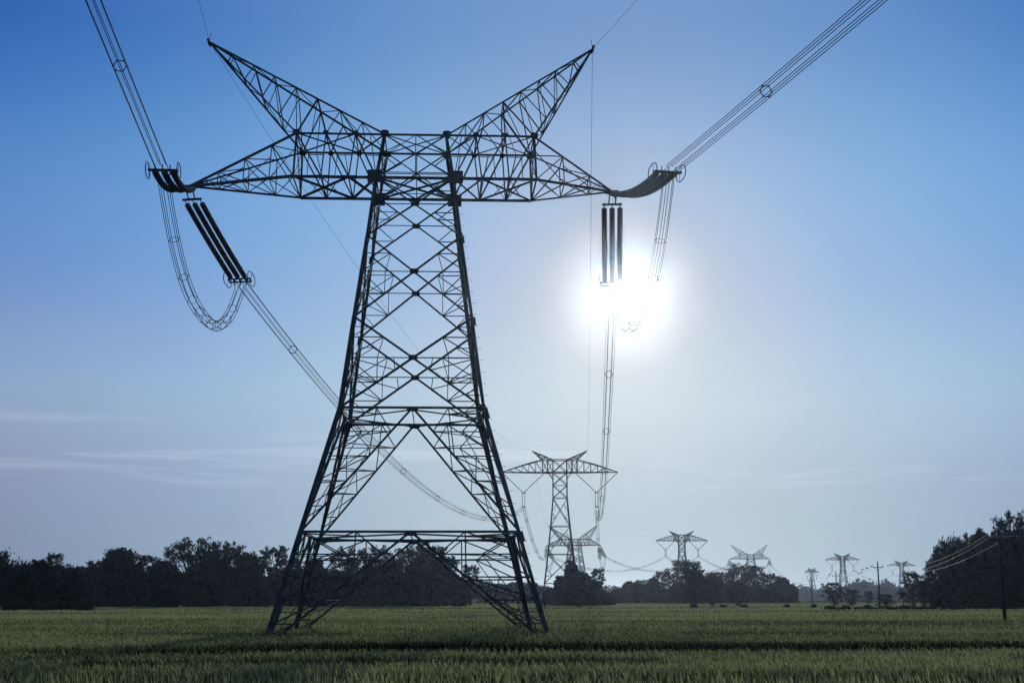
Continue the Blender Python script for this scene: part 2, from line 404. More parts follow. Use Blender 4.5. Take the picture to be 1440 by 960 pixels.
def strain_set(p0, path, label, detail=True):
    """three parallel strings from arm tip; path = centre points from the tip yoke to the line yoke"""
    path = [Vector(p) for p in path]
    root = empty('insulator_set', p0); o = Vector(p0)
    rel = [p - o for p in path]
    d = (rel[-1] - rel[0]).normalized(); side = d.cross(Vector((0, 0, 1))).normalized(); upv = side.cross(d).normalized()
    sp = .6
    ym = MB(); ym.bar(rel[0] - side*(sp+.15), rel[0] + side*(sp+.15), .13, .16); ym.bar(Vector((0, 0, 0)) + side*.25, rel[0] + side*.25, .09); ym.bar(-side*.25, rel[0] - side*.25, .09)
    ym.build('yoke_plate', M['fitting'], root)
    n = len(rel)
    for k in (-1, 0, 1):
        mb = MB(); pts = [p + side*sp*k for p in rel]
        a, b = pts[0], pts[-1]
        s0 = L(pts[0], pts[1], .5); mb2 = MB(); mb2.tube([a, s0], .035, 6); 
        sh = [s0] + pts[1:-1] + [L(pts[-2], pts[-1], .75)]
        shed_tube(mb, sh,   .11, .215 if detail else .22, .16 if detail else .6, 12 if detail else 8)
        st = mb.build('insulator_string', M['porcelain'], root, smooth=False)
        mb2.tube([sh[-1], b], .045, 6); mb2.build('end_link', M['fitting'], st)
    e = rel[-1]; ym = MB()
    for dd in (0, .45): ym.bar(e + d*dd - side*.95, e + d*dd + side*.95, .07, .12)
    for k in (-.9, -.5, 0, .5, .9): ym.bar(e + side*k - d*.05, e + side*k + d*.5, .06, .14)
    for k in (-.5, 0, .5): ym.bar(e + side*k*1.0 - upv*.35 + d*.45, e + side*k + upv*.35 + d*.45, .06, .1)
    ym.build('line_yoke', M['fitting'], root)
    if detail:
        for k in (-1, 1):
            rm = MB(); c = e + side*k*1.02 + d*.1
            ellring(rm, c, (d + upv*.15).normalized(), (upv - d*.15).normalized(), .85, .52)
            rm.bar(c - side*k*.12 - upv*.5, c + upv*.5, .03); rm.bar(c - side*k*.1 - d*.1, c, .04)
            rm.build('corona_ring', M['fitting'], root)
    tag(root, label, 'insulator')
    return path[-1] + d*.5, d

HEX = [(math.cos(math.radians(a)), math.sin(math.radians(a))) for a in (0, 60, 120, 180, 240, 300)]
def bundle(path, label, spacers, rw=.024, rad=.42, cat='power line', n=5, name='conductor_bundle', group=None, start=1.0, end=1.0, wob=0, nsub=6, ringr=.028):
    """six parallel sub-conductors along a path (list of points), spacer at the listed path fractions"""
    path = [Vector(p) for p in path]; root = empty(name, path[0]); o = path[0]
    m = len(path)
    fr = []
    for i in range(m):
        d = (path[min(i+1, m-1)] - path[max(i-1, 0)]).normalized()
        ref = Vector((0, 0, 1)) if name != 'jumper_loop' else JREF
        a = d.cross(ref).normalized(); b = a.cross(d).normalized(); fr.append((a, b))
    for k in range(nsub):
        cx, sx = math.cos(2*math.pi*k/nsub), math.sin(2*math.pi*k/nsub)
        pts = []
        for i in range(m):
            s = 1.0
            a, b = fr[i]; pts.append(path[i] - o + (a*cx + b*sx)*rad*s)
        mb = MB(); mb.tube(pts, rw, n, caps=False); mb.build('conductor', M['wire'], root)
    for t in spacers:
        x = t*(m-1); i = min(int(x), m-2); c = L(path[i], path[i+1], x-i) - o; a, b = fr[i]
        mb = MB()
        mb.tube([c + (a*math.cos(q*math.pi/9) + b*math.sin(q*math.pi/9))*rad*.82 for q in range(18)], ringr, 6, closed=True)
        for k in range(nsub):
            cx, sx = math.cos(2*math.pi*k/nsub), math.sin(2*math.pi*k/nsub); v = a*cx + b*sx
            mb.bar(c + v*rad*.8, c + v*rad*1.06, ringr*2.2, ringr*3)
        mb.build('spacer', M['fitting'], root)
    tag(root, label, cat, group); return root
def sagline(p, q, sag, n=40):
    p, q = Vector(p), Vector(q)
    return [L(p, q, i/n) - Vector((0, 0, 4*sag*(i/n)*(1-i/n))) for i in range(n+1)]

tipL, tipR = tw(TIPL, 0, ZT-.3), tw(TIPR, 0, ZT-.3)
def spath(a, b, bow, n=10):
    """stiff heavy string: leaves the tip steeply and flattens toward the line"""
    a, b = Vector(a), Vector(b)
    return [L(a, b, i/n) - Vector((0, 0, 4*bow*(i/n)*(1-i/n))) for i in range(n+1)]
FLe, FRe = at(230, 240, 90.5), at(937, 243, 92.0)
RLe, RRe = at(336, 392, 111.5), at(861, 397, 113.0)
def off(t, x, y, z): return Vector((t.x+x, t.y+y, t.z+z))
eFL, dFL = strain_set(tipL, spath(off(tipL, -.1, -.9, -.15), FLe, .55), 'triple insulator set reaching forward from the left arm tip of the near tower')
eFR, dFR = strain_set(tipR, spath(off(tipR, .3, -.9, -.15), FRe, .55), 'triple insulator set curving forward from the right arm tip of the near tower')
eRL, dRL = strain_set(tipL, spath(off(tipL, 0, .9, -.45), RLe, .12), 'triple black insulator set slanting down behind the left arm tip of the near tower')
eRR, dRR = strain_set(tipR, spath(off(tipR, 0, .9, -.45), RRe, .12), 'triple insulator set hanging down into the sun glare from the right arm tip')

# ---- front spans pass over the camera to the previous tower behind it
def scr_y(w):
    v = w - Vector((0, 0, CZ)); yc = v.y*math.cos(TH)+v.z*math.sin(TH); zc = -v.y*math.sin(TH)+v.z*math.cos(TH); return 480 - zc/yc*F
def front(p, px, py, Y, label, spy):
    q = at(px, py, Y); d = (q - p); d = d/abs(d.y)
    Lh = 400.0; k = .09/ (Lh/2)       # curvature so the wire levels out mid span
    pts = []
    for i in range(41):
        s = 150*i/40
        pts.append(Vector((p.x + d.x*s, p.y - s, p.z + d.z*s + .5*k*s*(s-(p.y-Y)))))
    i = min(range(30), key=lambda k: abs(scr_y(pts[k]) - spy)); j = i + (-1 if scr_y(pts[i]) < spy else 1)
    fr = i + (j-i)*(scr_y(pts[i]) - spy)/(scr_y(pts[i]) - scr_y(pts[j]) + 1e-6)
    bundle(pts, label, [fr/40, min(.9, fr/40+.4), min(.95, fr/40+.75)])
front(eFL, 131, 0, 70, 'six wire conductor bundle running from the left front insulators to the top left corner', 91)
front(eFR, 1230, 0, 66, 'six wire conductor bundle running from the right front insulators to the top right', 129)

# ================================================================== SUSPENSION TOWER
def suspension_tower(name='lattice_tower'):
    root = empty(name)
    Z = [-.3, 6.5, 13.5, 20.3, 27.2, 33.5, 36.6]; W = [4.9, 4.0, 3.15, 2.4, 1.78, 1.76, 1.72]
    c = lambda k, sx, sy: Vector((sx*W[k], sy*W[k], Z[k]))
    for sx in (-1, 1):
        for sy in (-1, 1):
            m = MB()
            for k in range(6): m.angle(c(k, sx, sy), c(k+1, sx, sy), .24 if k < 4 else .2, .07, up=(sx, sy, 0))
            m.build('leg', M['farsteel'], root)
    for f in FACES:
        a, b = f; n = fnorm(f); m = MB()
        mid = (c(1, *a)+c(1, *b))/2
        m.angle(mid, c(0, *a), 0.169); m.angle(mid, c(0, *b), 0.169); m.angle(c(1, *a), c(1, *b), 0.156)
        for e in (a, b):
            for t in (.33, .66): m.angle(L(mid, c(0, *e), t), L(c(1, *e), c(0, *e), t), 0.104); 
            m.angle(L(mid, c(0, *e), .33), L(c(1, *e), c(0, *e), .66), 0.104)
        for k in range(1, 6):
            parts = [(k, 0, 1)] if k not in (4,) else [(k, 0, .5), (k, .5, 1)]
            for (kk, t0, t1) in parts:
                la, lb = L(c(kk, *a), c(kk+1, *a), t0), L(c(kk, *b), c(kk+1, *b), t0)
                ha, hb = L(c(kk, *a), c(kk+1, *a), t1), L(c(kk, *b), c(kk+1, *b), t1)
                m.angle(la, hb, 0.156, up=n); m.angle(lb, ha, 0.156, up=n)
                C = L(la, hb, (la-lb).length/((la-lb).length+(ha-hb).length))
                if kk < 4:
                    for lo, hi in ((la, ha), (lb, hb)):
                        lm = L(lo, hi, .5); m.angle(L(lo, C, .5), lm, 0.091); m.angle(L(hi, C, .5), lm, 0.091); m.angle(L(lo, C, .5), L(lo, hi, .25), 0.078)
                m.angle(ha, hb, .10 if t1 < 1 else .15)
        m.build('body_bracing', M['farsteel'], root)
    XB = 4.27; m = MB()
    for sy in (-1, 1):
        y = sy*1.74
        m.angle((-XB, y, 36.6), (XB, y, 36.6), 0.221); m.angle((-XB, y, 33.5), (XB, y, 33.5), 0.260)
        for s in (-1, 1):
            xs = [1.75, 3.0, XB]
            for k in range(2):
                m.angle((s*xs[k+1], y, 36.6), (s*xs[k+1], y, 33.5), 0.195); m.angle((s*xs[k], y, 33.5), (s*xs[k+1], y, 36.6), 0.104); m.angle((s*xs[k], y, 36.6), (s*xs[k+1], y, 33.5), 0.104)
    for s in (-1, 1):
        for x in (1.75, 3.0, XB):
            m.angle((s*x, -1.74, 36.6), (s*x, 1.74, 36.6), 0.130); m.angle((s*x, -1.74, 33.5), (s*x, 1.74, 33.5), 0.130)
        m.angle((s*1.75, -1.74, 33.5), (s*XB, 1.74, 33.5), 0.130); m.angle((s*1.75, 1.74, 33.5), (s*XB, -1.74, 33.5), 0.130)
        m.angle((s*1.76, -1.74, 32.0), (s*2.9, -1.74, 33.5), 0.156); m.angle((s*1.76, 1.74, 32.0), (s*2.9, 1.74, 33.5), 0.156)
    m.build('crossbeam', M['farsteel'], root)
    for s in (-1, 1):
        m = MB(); tip = Vector((s*14.4, 0, 33.55)); N = 6
        B0 = [Vector((s*XB, sy*1.74, z)) for z in (36.6, 33.5) for sy in (-1, 1)]
        tp = lambda i, t: L(B0[i], tip, t) + (Vector((0, 0, .16*math.sin(math.pi*t))) if i < 2 else Vector((0, 0, 0)))
        for i in range(4):
            for k in range(N): m.angle(tp(i, k/N), tp(i, (k+1)/N), 0.208)
        for k in range(1, N):
            t = k/N
            for u, v in ((0, 2), (1, 3), (2, 3), (0, 1)): m.angle(tp(u, t), tp(v, t), 0.104)
            for u, v in ((0, 2), (1, 3), (2, 3)): m.angle(tp(u, t), tp(v, t-1/N), 0.104)
        m.build('crossarm', M['farsteel'], root)
        m = MB(); ap = Vector((s*6.85, 0, 40.2 - 1.3)); base = [Vector((s*XB, sy*1.74, 36.6)) for sy in (-1, 1)] + [Vector((s*1.75, sy*1.74, 36.6)) for sy in (-1, 1)]
        for b in base: m.angle(b, ap, 0.169)
        for t in (.25, .5, .75):
            for u, v in ((0, 2), (1, 3), (0, 1), (2, 3)): m.angle(L(base[u], ap, t), L(base[v], ap, t), 0.091)
            for u, v in ((0, 2), (1, 3)): m.angle(L(base[u], ap, t), L(base[v], ap, t-.25), 0.091)
        m.build('earth_wire_peak', M['farsteel'], root)
    return root
def vset(name='insulator_set'):
    """V of two strings under the arm with a double dropper; origin at the arm's bottom chord, V bottom below"""
    root = empty(name)
    for s, x0 in ((-1, -5.15), (1, 5.2)):
        m = MB(); shed_tube(m, [(x0, 0, 0), (s*.15, 0, -4.75)], .07, .14, .5, 6); m.build('insulator_string', M['porcelain'], root)
    m = MB(); m.bar((-.5, 0, -4.85), (.5, 0, -4.85), .12, .2); m.build('yoke_plate', M['fitting'], root)
    for s in (-1, 1):
        m = MB(); shed_tube(m, [(s*.35, 0, -4.9), (s*.3, 0, -8.3)], .06, .12, .5, 6); m.build('dropper', M['porcelain'], root)
    m = MB(); m.bar((-.45, 0, -8.35), (.45, 0, -8.35), .1, .25); m.build('suspension_clamp', M['fitting'], root)
    return root
ST = suspension_tower(); VS = vset()
KW = 1.7; ST2 = suspension_tower(); VS2 = vset(); KW = 1.0
slots = [  # px centre, depth, yaw, scale, label
    (788.75, 350, .0, 1.0, 'pale grey suspension tower just right of the near tower, tallest of the distant pylons'),
    (960.5, 880, .03, 1.12, 'distant suspension tower rising out of the rounded grove right of the centre'),
    (1143, 1768, .70, 1.0, 'faint tiny suspension tower farthest away, seen right behind a wooden pole'),
    (1187, 1183, .05, 1.0, 'distant suspension tower above the far blue woods with birds at its right arm'),
    (1270, 1414, -.04, 1.0, 'small faint suspension tower furthest right, between a pole and the tall grove')]
sus = []
vlab = ['on the tower just right of the near one', 'at the distant tower above the rounded grove', 'at the tiny faint tower behind the wooden pole', 'at the distant tower near the birds', 'at the small faint tower furthest right']
for i, (px, Y, yaw, s, lab) in enumerate(slots):
    o = (ST, ST2)[i] if i < 2 else copy_tree(ST2)
    o.location = (bear(px, Y), Y, 0); o.rotation_euler.z = yaw; o.scale = (s, s, s)
    tag(o, lab, 'pylon', 'suspension towers of the power line')
    mtx = Matrix.Translation(o.location) @ Matrix.Rotation(yaw, 4, 'Z') @ Matrix.Scale(s, 4)
    ends = []
    for sd in (-1, 1):
        v = (VS, VS2)[i] if (i < 2 and sd < 0) else copy_tree(VS if i == 0 else VS2)
        p = mtx @ Vector((sd*9.0, 0, 33.4)); v.location = p; v.rotation_euler.z = yaw; v.scale = (s, s, s)
        tag(v, ('left' if sd < 0 else 'right') + ' V insulators ' + vlab[i], 'insulator', 'V insulator sets of the suspension towers')
        ends.append(mtx @ Vector((sd*9.0, 0, 24.9)))
    sus.append((ends, [mtx @ Vector((sd*6.85, 0, 38.8)) for sd in (-1, 1)], mtx))

# far strain towers
far = []
KW = 1.6; NT2 = near_tower(); KW = 1.0
for px, Y, yaw, s, lab in ((809, 640, -.33, .79, 'strain tower partly hidden behind the legs of the pale suspension tower'), (1057.5, 1133, -.05, 1.0, 'distant strain tower whose horned top shows over the wide grove')):
    o = NT2 if not far else copy_tree(NT2); o.location = (bear(px, Y), Y, 0); o.rotation_euler.z = yaw; o.scale = (s, s, s)
    tag(o, lab, 'pylon', 'strain towers of the power line')
    far.append(Matrix.Translation(o.location) @ Matrix.Rotation(yaw, 4, 'Z') @ Matrix.Scale(s, 4))
fe = []
for ti, m4 in enumerate(far):
    nm = 'the half hidden strain tower' if ti == 0 else 'the horned tower over the grove'
    prev = sus[0] if ti == 0 else sus[1]; nxt = sus[1] if ti == 0 else sus[2]
    res = []
    for si, x in ((0, TIPL), (1, TIPR)):
        tip = m4 @ Vector((x, 0, ZT-.3)); e = []
        for w, (tgt) in (('front', prev[0][si]), ('rear', nxt[0][si])):
            d = (tgt - tip); d.z = 0; d.normalize(); dr = 4.5
            a = tip + d*.7 + Vector((0, 0, -.4)); b = tip + d*9 + Vector((0, 0, -dr))
            end, _ = strain_set(tip, spath(a, b, .3, 4), w + ' insulator set on the ' + ('left', 'right')[si] + ' arm tip of ' + nm, detail=False)
            e.append(end)
        res.append(e)
        c = (e[0]+e[1])/2; jl = []
        for k in range(21):
            t = k/20; jl.append(L(e[0], e[1], t) - Vector((0, 0, 6.0*(1-(2*t-1)**2)**.8)))
        JREF = Vector((0, 0, 1)).cross((e[1]-e[0]).normalized())
        bundle(jl, ('left', 'right')[si] + ' hanging jumper loop of wires under ' + nm, [.25, .5, .75], rw=.03, name='jumper_loop', cat='jumper', n=3)
    fe.append(res)

# ---- spans
sideL = ('left', 'right')
def fitsag(p, q, px, py):
    best = None
    for s in [x*.1 for x in range(5, 250)]:
        pts = sagline(p, q, s, 200); m = 1e9
        for w in pts:
            v = w - Vector((0, 0, CZ)); yc = v.y*math.cos(TH)+v.z*math.sin(TH); zc = -v.y*math.sin(TH)+v.z*math.cos(TH)
            u, t = v.x/yc*F, -zc/yc*F; X = 720+u*math.cos(RO)-t*math.sin(RO); Y = 480+u*math.sin(RO)+t*math.cos(RO)
            m = min(m, math.hypot(X-px, Y-py))
        if best is None or m < best[0]: best = (m, s)
    return best[1]
s1 = fitsag(eRL, sus[0][0][0], 611.8, 698)
print('sag', s1)
bundle(sagline(eRL, sus[0][0][0], s1, 80), 'six wire bundle sagging from the left rear insulators behind the near tower legs', [.07, .19, .31, .43, .55, .67, .80, .92], rw=.025)
bundle(sagline(eRR, sus[0][0][1], s1, 80), 'six wire bundle dropping from the sun glare toward the pale suspension tower', [.10, .2, .31, .43, .55, .67, .80, .92], rw=.025)
def span(p, q, sag, lab, nsp=6, rw=.03, n=3, nsub=6):
    bundle(sagline(p, q, sag, 36), lab, [(k+.5)/nsp for k in range(nsp)], rw=rw, n=n, nsub=nsub, ringr=.05, group='distant conductor spans')
for si in (0, 1):
    w = sideL[si]
    span(sus[0][0][si], fe[0][si][0], 5.5, w + ' bundle between the pale suspension tower and the half hidden strain tower')
    span(fe[0][si][1], sus[1][0][si], 7.5, w + ' bundle between the half hidden strain tower and the grove suspension tower', 6, .035)
    span(sus[1][0][si], fe[1][si][0], 7, w + ' bundle between the grove suspension tower and the next horned strain tower', 6, .045)
    span(fe[1][si][1], sus[2][0][si], 10, w + ' bundle between the horned strain tower and the tiny farthest tower', 4, .06, nsub=3)
    span(sus[2][0][si], sus[3][0][si], 10, w + ' bundle between the tiny farthest tower and the tower by the birds', 4, .06, nsub=3)
    span(sus[3][0][si], sus[4][0][si], 9, w + ' bundle between the tower by the birds and the furthest right tower', 4, .06, nsub=3)
    end = sus[4][0][si] + Vector((420, 380, 2)); span(sus[4][0][si], end, 9, w + ' bundle leaving the furthest right tower behind the tall grove', 4, .06, nsub=3)

# ---- jumper loops of the near tower
for si, (a, b, lab) in enumerate(((eFL, eRL, 'left jumper loop of six wires hanging below the left arm tip'), (eFR, eRR, 'right jumper loop of six wires hanging beside the sun glare'))):
    a = a + Vector((0, .3, -.3)); b = b + Vector((0, -.2, -.5)); pts = []
    for k in range(49):
        t = k/48; u = 2*t - 1
        pts.append(L(a, b, t) - Vector((0, 0, 5.9*(1-abs(u)**2.4))))
    JREF = Vector((0, 0, 1)).cross((b-a).normalized())
    bundle(pts, lab, [.14, .26, .37, .46, .54, .61, .68, .75, .82, .90], rw=.024, name='jumper_loop', cat='jumper', rad=.40, ringr=.018)

# ---- earth wires
def wire(pts, label, r=.013, name='earth_wire', m='wire', cat='earth wire', group=None, n=4):
    o = Vector(pts[0]); mb = MB(); mb.tube([Vector(p)-o for p in pts], r, n); ob = mb.build(name, M[m]); ob.location = o
    return tag(ob, label, cat, group)
aL, aR = tw(APL, 0, ZA), tw(APR, 0, ZA)
def fwd(p, px, py, Y):
    q = at(px, py, Y); d = (q-p)/abs(q.y-p.y); return [Vector((p.x+d.x*s, p.y-s, p.z+d.z*s+.00018*s*(s-(p.y-Y)))) for s in range(0, 156, 5)]
wire(fwd(aL, 279, 0, 92), 'thin earth wire rising from the left horn of the near tower', .015)
wire(fwd(aR, 896, 0, 91), 'thin earth wire rising from the right horn of the near tower', .015)
wire(sagline(aL, sus[0][1][0], 6.5, 50), 'thin earth wire sagging back from the left horn behind the near tower', .015)
wire(sagline(aR, sus[0][1][1], 6.5, 50), 'thin earth wire falling straight down from the right horn past the sun', .015)
for si, ax in ((0, APL), (1, APR)):
    w = sideL[si]; a3 = far[0] @ Vector((ax, 0, ZA)); a5 = far[1] @ Vector((ax, 0, ZA))
    for p, q, l in ((sus[0][1][si], a3, 'from the pale suspension tower back to the half hidden tower'), (a3, sus[1][1][si], 'from the half hidden tower to the grove suspension tower'), (sus[1][1][si], a5, 'from the grove suspension tower to the next horned tower'),):
        wire(sagline(p, q, 4, 24), w + ' earth wire ' + l, .018, n=3)

# ================================================================== WOODEN POLES
def wood_pole():
    root = empty('utility_pole')
    m = MB(); H = 9.6; m.tube([(0, 0, -.3), (0, 0, 3), (.015, 0, 6), (0, 0, H)], [.19, .175, .15, .12], 12); m.build('shaft', M['wood'], root, True)
    m = MB(); m.bar((-1.05, -.17, H-.95), (1.05, -.17, H-.95), .11, .13); m.build('crossarm', M['wood'], root)
    for s in (-1, 1):
        m = MB(); m.bar((s*.62, -.19, H-1.0), (0, -.17, H-1.65), .04, .05); m.build('brace', M['fitting'], root)
    for x, z in ((-.98, H-.88), (.98, H-.88), (0, H)):
        y = -.17 if x else 0
        m = MB(); m.tube([(x, y, z-.05), (x, y, z+.12)], .02, 6)
        m.tube([(x, y, z+.10), (x, y, z+.13), (x, y, z+.18), (x, y, z+.22), (x, y, z+.29), (x, y, z+.33)], [.05, .12, .09, .1, .07, .04], 10); m.build('insulator', M['porcelain'], root)
    return root
WP = wood_pole(); poles = []
pl = [(1411.5, 143, .25, 1.0, 'tall dark wooden pole with crossarm in the field at the right edge'),
      (1237, 292, .05, 1.04, 'wooden pole with crossarm standing against the sky left of the tall grove'),
      (1177, 450, -.1, 1.12, 'wooden pole rising out of the small tree right of the thin leaning pole'),
      (1141.5, 560, -.2, 1.1, 'thin wooden pole with crossarm in front of the tiny farthest pylon'),
      (1116.5, 640, .3, 1.0, 'wooden pole at the right end of the wide grove'),
      (1246, 900, .1, 1.0, 'faint tiny pole before the blue woods right of the sky pole'),
      (1098, 700, .2, .95, 'faint pole half lost against the wide grove'),
      (1984, 150, -.9, 1.0, 'pole out of frame')]
for i, (px, Y, yaw, s, lab) in enumerate(pl):
    if i == 7:
        poles.append(Matrix.Translation((bear(px, Y), Y, .1)) @ Matrix.Rotation(yaw, 4, 'Z')); continue
    o = WP if i == 0 else copy_tree(WP)
    o.location = (bear(px, Y), Y, 0); o.rotation_euler = (R.uniform(-.01, .01), R.uniform(-.012, .012), yaw); o.scale = (s, s, s)
    tag(o, lab, 'utility pole', 'wooden utility poles')
    poles.append(Matrix.Translation(o.location) @ Matrix.Rotation(yaw, 4, 'Z') @ Matrix.Scale(s, 4))
IN = [Vector((-.98, -.17, 9.05)), Vector((0, 0, 9.93)), Vector((.98, -.17, 9.05))]
wn = ('left', 'top', 'right')
for a, b, r, txt, sag in ((7, 0, .009, 'bright wire leaving the edge pole to the right', .5), (0, 1, .009, 'bright wire sagging before the grove from the edge pole', 2.4), (1, 2, .010, 'thin wire between the sky pole and the tree pole', 2.2), (2, 3, .010, 'thin wire between the tree pole and the thin pole', 1.6)):
    for k in range(3):
        wire(sagline(poles[a] @ IN[k], poles[b] @ IN[k], sag, 30), wn[k] + ' ' + txt, r, 'overhead_wire', 'litewire', 'wire', 'wires of the wooden poles')

# ================================================================== BIRDS
def bird():
    root = empty('bird')
    m = MB(); m.tube([(-.28, 0, -.02), (-.2, 0, 0), (-.05, 0, .02), (.12, 0, .03), (.22, 0, .06), (.3, 0, .08), (.4, 0, .07)], [.02, .05, .09, .08, .04, .045, .008], 8); m.build('body', M['feather'], root, True)
    for s in (-1, 1):
        m = MB(); m.add([(.1, s*.05, .04), (.14, s*.3, .16), (.02, s*.62, .1), (-.08, s*.32, .13), (-.08, s*.05, .03)], [(0, 1, 3, 4), (1, 2, 3)]); m.build('wing', M['feather'], root)
    return root
BR = bird()
bl = [(1200, 808.5), (1203.6, 803), (1206.4, 806.4), (1209, 805.4), (1211.7, 804.7), (1212.4, 800.8), (1214, 799.9), (1219, 799), (1225, 796.4), (1166.8, 807.8), (1154.7, 812.6)]
bt = ['lowest left bird of the small flock in the sky', 'bird just above the lowest left one of the flock', 'third bird from the left of the flock', 'fourth bird from the left of the flock', 'bird in the middle of the flock', 'left bird of the close upper pair', 'right bird of the close upper pair', 'bird flying just right of the close pair', 'rightmost bird flying ahead of the flock', 'lone bird left of the tree pole', 'lone low bird between the thin pole and the tree pole']
for i, ((x, y), l) in enumerate(zip(bl, bt)):
    o = BR if i == 0 else copy_tree(BR)
    o.location = at(x, y, 300 + R.uniform(-12, 12)); o.rotation_euler = (R.uniform(-.4, .4), R.uniform(-.2, .2), R.uniform(-.6, 1.2)); s = R.uniform(.75, 1.0); o.scale = (s, s, s)
    tag(o, l, 'bird', 'flock of birds')

# ================================================================== TREES
def leaves_mesh(name, P, size, m, parent, rng, elong=1.6, droop=0.0):
    n = len(P); P = np.asarray(P)
    a = rng.normal(size=(n, 3)); a /= np.linalg.norm(a, axis=1)[:, None]
    b = rng.normal(size=(n, 3)); b -= (a*b).sum(1)[:, None]*a; b /= np.linalg.norm(b, axis=1)[:, None]
    if droop: a[:, 2] -= droop; a /= np.linalg.norm(a, axis=1)[:, None]
    s = np.asarray(size)*rng.uniform(.6, 1.35, n); s = s[:, None]
    v = np.empty((n, 4, 3))
    v[:, 0] = P - a*s*elong*.5; v[:, 1] = P + b*s*.42; v[:, 2] = P + a*s*elong*.5; v[:, 3] = P - b*s*.42
    return quadmesh(name, v.reshape(-1, 3), n, 4, m, parent)
def quadmesh(name, v, n, k, m, parent=None, attr=None):
    me = bpy.data.meshes.new(name)
    me.vertices.add(len(v)); me.vertices.foreach_set('co', v.astype(np.float32).ravel())
    me.loops.add(n*k); me.loops.foreach_set('vertex_index', np.arange(n*k, dtype=np.int32))
    me.polygons.add(n); me.polygons.foreach_set('loop_start', np.arange(0, n*k, k, dtype=np.int32)); me.polygons.foreach_set('loop_total', np.full(n, k, dtype=np.int32))
    if attr is not None:
        a = me.attributes.new('tint', 'FLOAT', 'POINT'); a.data.foreach_set('value', attr.astype(np.float32))
    me.update(calc_edges=True); me.materials.append(m)
    o = bpy.data.objects.new(name, me); col.objects.link(o)
    if parent is not None: o.parent = parent
    return o

def make_tree(seed, H, Rc, low=.25, blobs=26, lpb=190, leaf=.42, style='broad', mt='leaf'):
    """tapered trunk, limbs ending in leaf clumps; H height, Rc crown radius, low = crown bottom fraction"""
    rng = np.random.default_rng(seed); rr = random.Random(seed); root = empty('tree')
    tr = MB(); lean = Vector((rr.uniform(-.06, .06), rr.uniform(-.06, .06), 0))
    top = H*.72; tp = [Vector((0, 0, -.3)) + lean*H*t + Vector((0, 0, (top+.3)*t)) + Vector((rr.uniform(-.02, .02)*H*t, rr.uniform(-.02, .02)*H*t, 0)) for t in (0, .12, .3, .5, .75, 1)]
    r0 = H*.02 + .1; tr.tube(tp, [r0*1.5, r0, r0*.85, r0*.68, r0*.42, r0*.15], 9)
    pts = []; sz = []
    for i in range(blobs):
        g = i*2.39996 + rr.uniform(-.4, .4)
        zt = low + (1-low)*((i+.5)/blobs)**.85
        z = H*(zt - .03) ; env = math.sin(math.pi*min(1, max(.05, (zt-low)/(1.0-low)*.82+.16)))**.6
        if style == 'sparse': env = (.35+.65*math.sin(math.pi*(zt-low)/(1-low)*.75+.5)); 
        if style == 'tall': env = .75*env
        rad = Rc*env*rr.uniform(.45, 1.0)
        c = Vector((math.cos(g)*rad, math.sin(g)*rad, z)) + lean*H*zt
        br = Rc*rr.uniform(.17, .36)*(1 if style != 'sparse' else .9)
        c.z = min(c.z, H - br*.55)
        # limb
        s = max(.12, min(.95, (zt-.22)*.9)); x = s*5; k = min(int(x), 4); st = L(tp[k], tp[k+1], x-k)
        mid = L(st, c, .5) + Vector((0, 0, -.06*H*(1-zt) + .02*H)); tr.tube([st, L(st, mid, .6), mid, L(mid, c, .6), c], [r0*.42, r0*.33, r0*.24, r0*.15, r0*.05], 6)
        for q in range(3):
            e = c + Vector((rr.uniform(-1, 1), rr.uniform(-1, 1), rr.uniform(-.4, .8)))*br*.8; tr.tube([L(mid, c, .5), L(c, e, .5), e], [r0*.13, r0*.08, r0*.03], 4)
        sub = 8 if style != 'sparse' else 9
        n = int(lpb*(br/(Rc*.31))**2)
        for q in range(sub):
            d = rng.normal(size=3); d /= np.linalg.norm(d); d[2] = abs(d[2])*.9 if rr.random() < .7 else d[2]*.6
            cc = np.array(c) + d*br*rr.uniform(.4, 1.15); k2 = max(4, int(n//sub*rr.uniform(.5, 1.5)))
            o = rng.normal(size=(k2, 3)); o /= np.linalg.norm(o, axis=1)[:, None]; o *= (rng.uniform(0, 1, k2)**.45)[:, None]
            o *= np.array([1, 1, .62])*br*.48
            pts.append(cc + o); sz.append(np.full(k2, leaf))
        if style != 'sparse':
            k3 = 26; o = rng.normal(size=(k3, 3))*br*.33; pts.append(np.array(c) + o); sz.append(np.full(k3, leaf*2.6))
    if style == 'broad' or style == 'tall':      # shaded heart of the crown
        k = 420; o = np.clip(rng.normal(size=(k, 3)), -1.7, 1.7)*np.array([Rc*.36, Rc*.36, H*(1-low)*.2]); pts.append(o + np.array([0, 0, H*(low + (1-low)*.45)])); sz.append(np.full(k, leaf*3))
    t = tr.build('trunk', M['bark'], root, True); t
    leaves_mesh('crown', np.concatenate(pts), np.concatenate(sz), M[mt], root, rng)
    return root
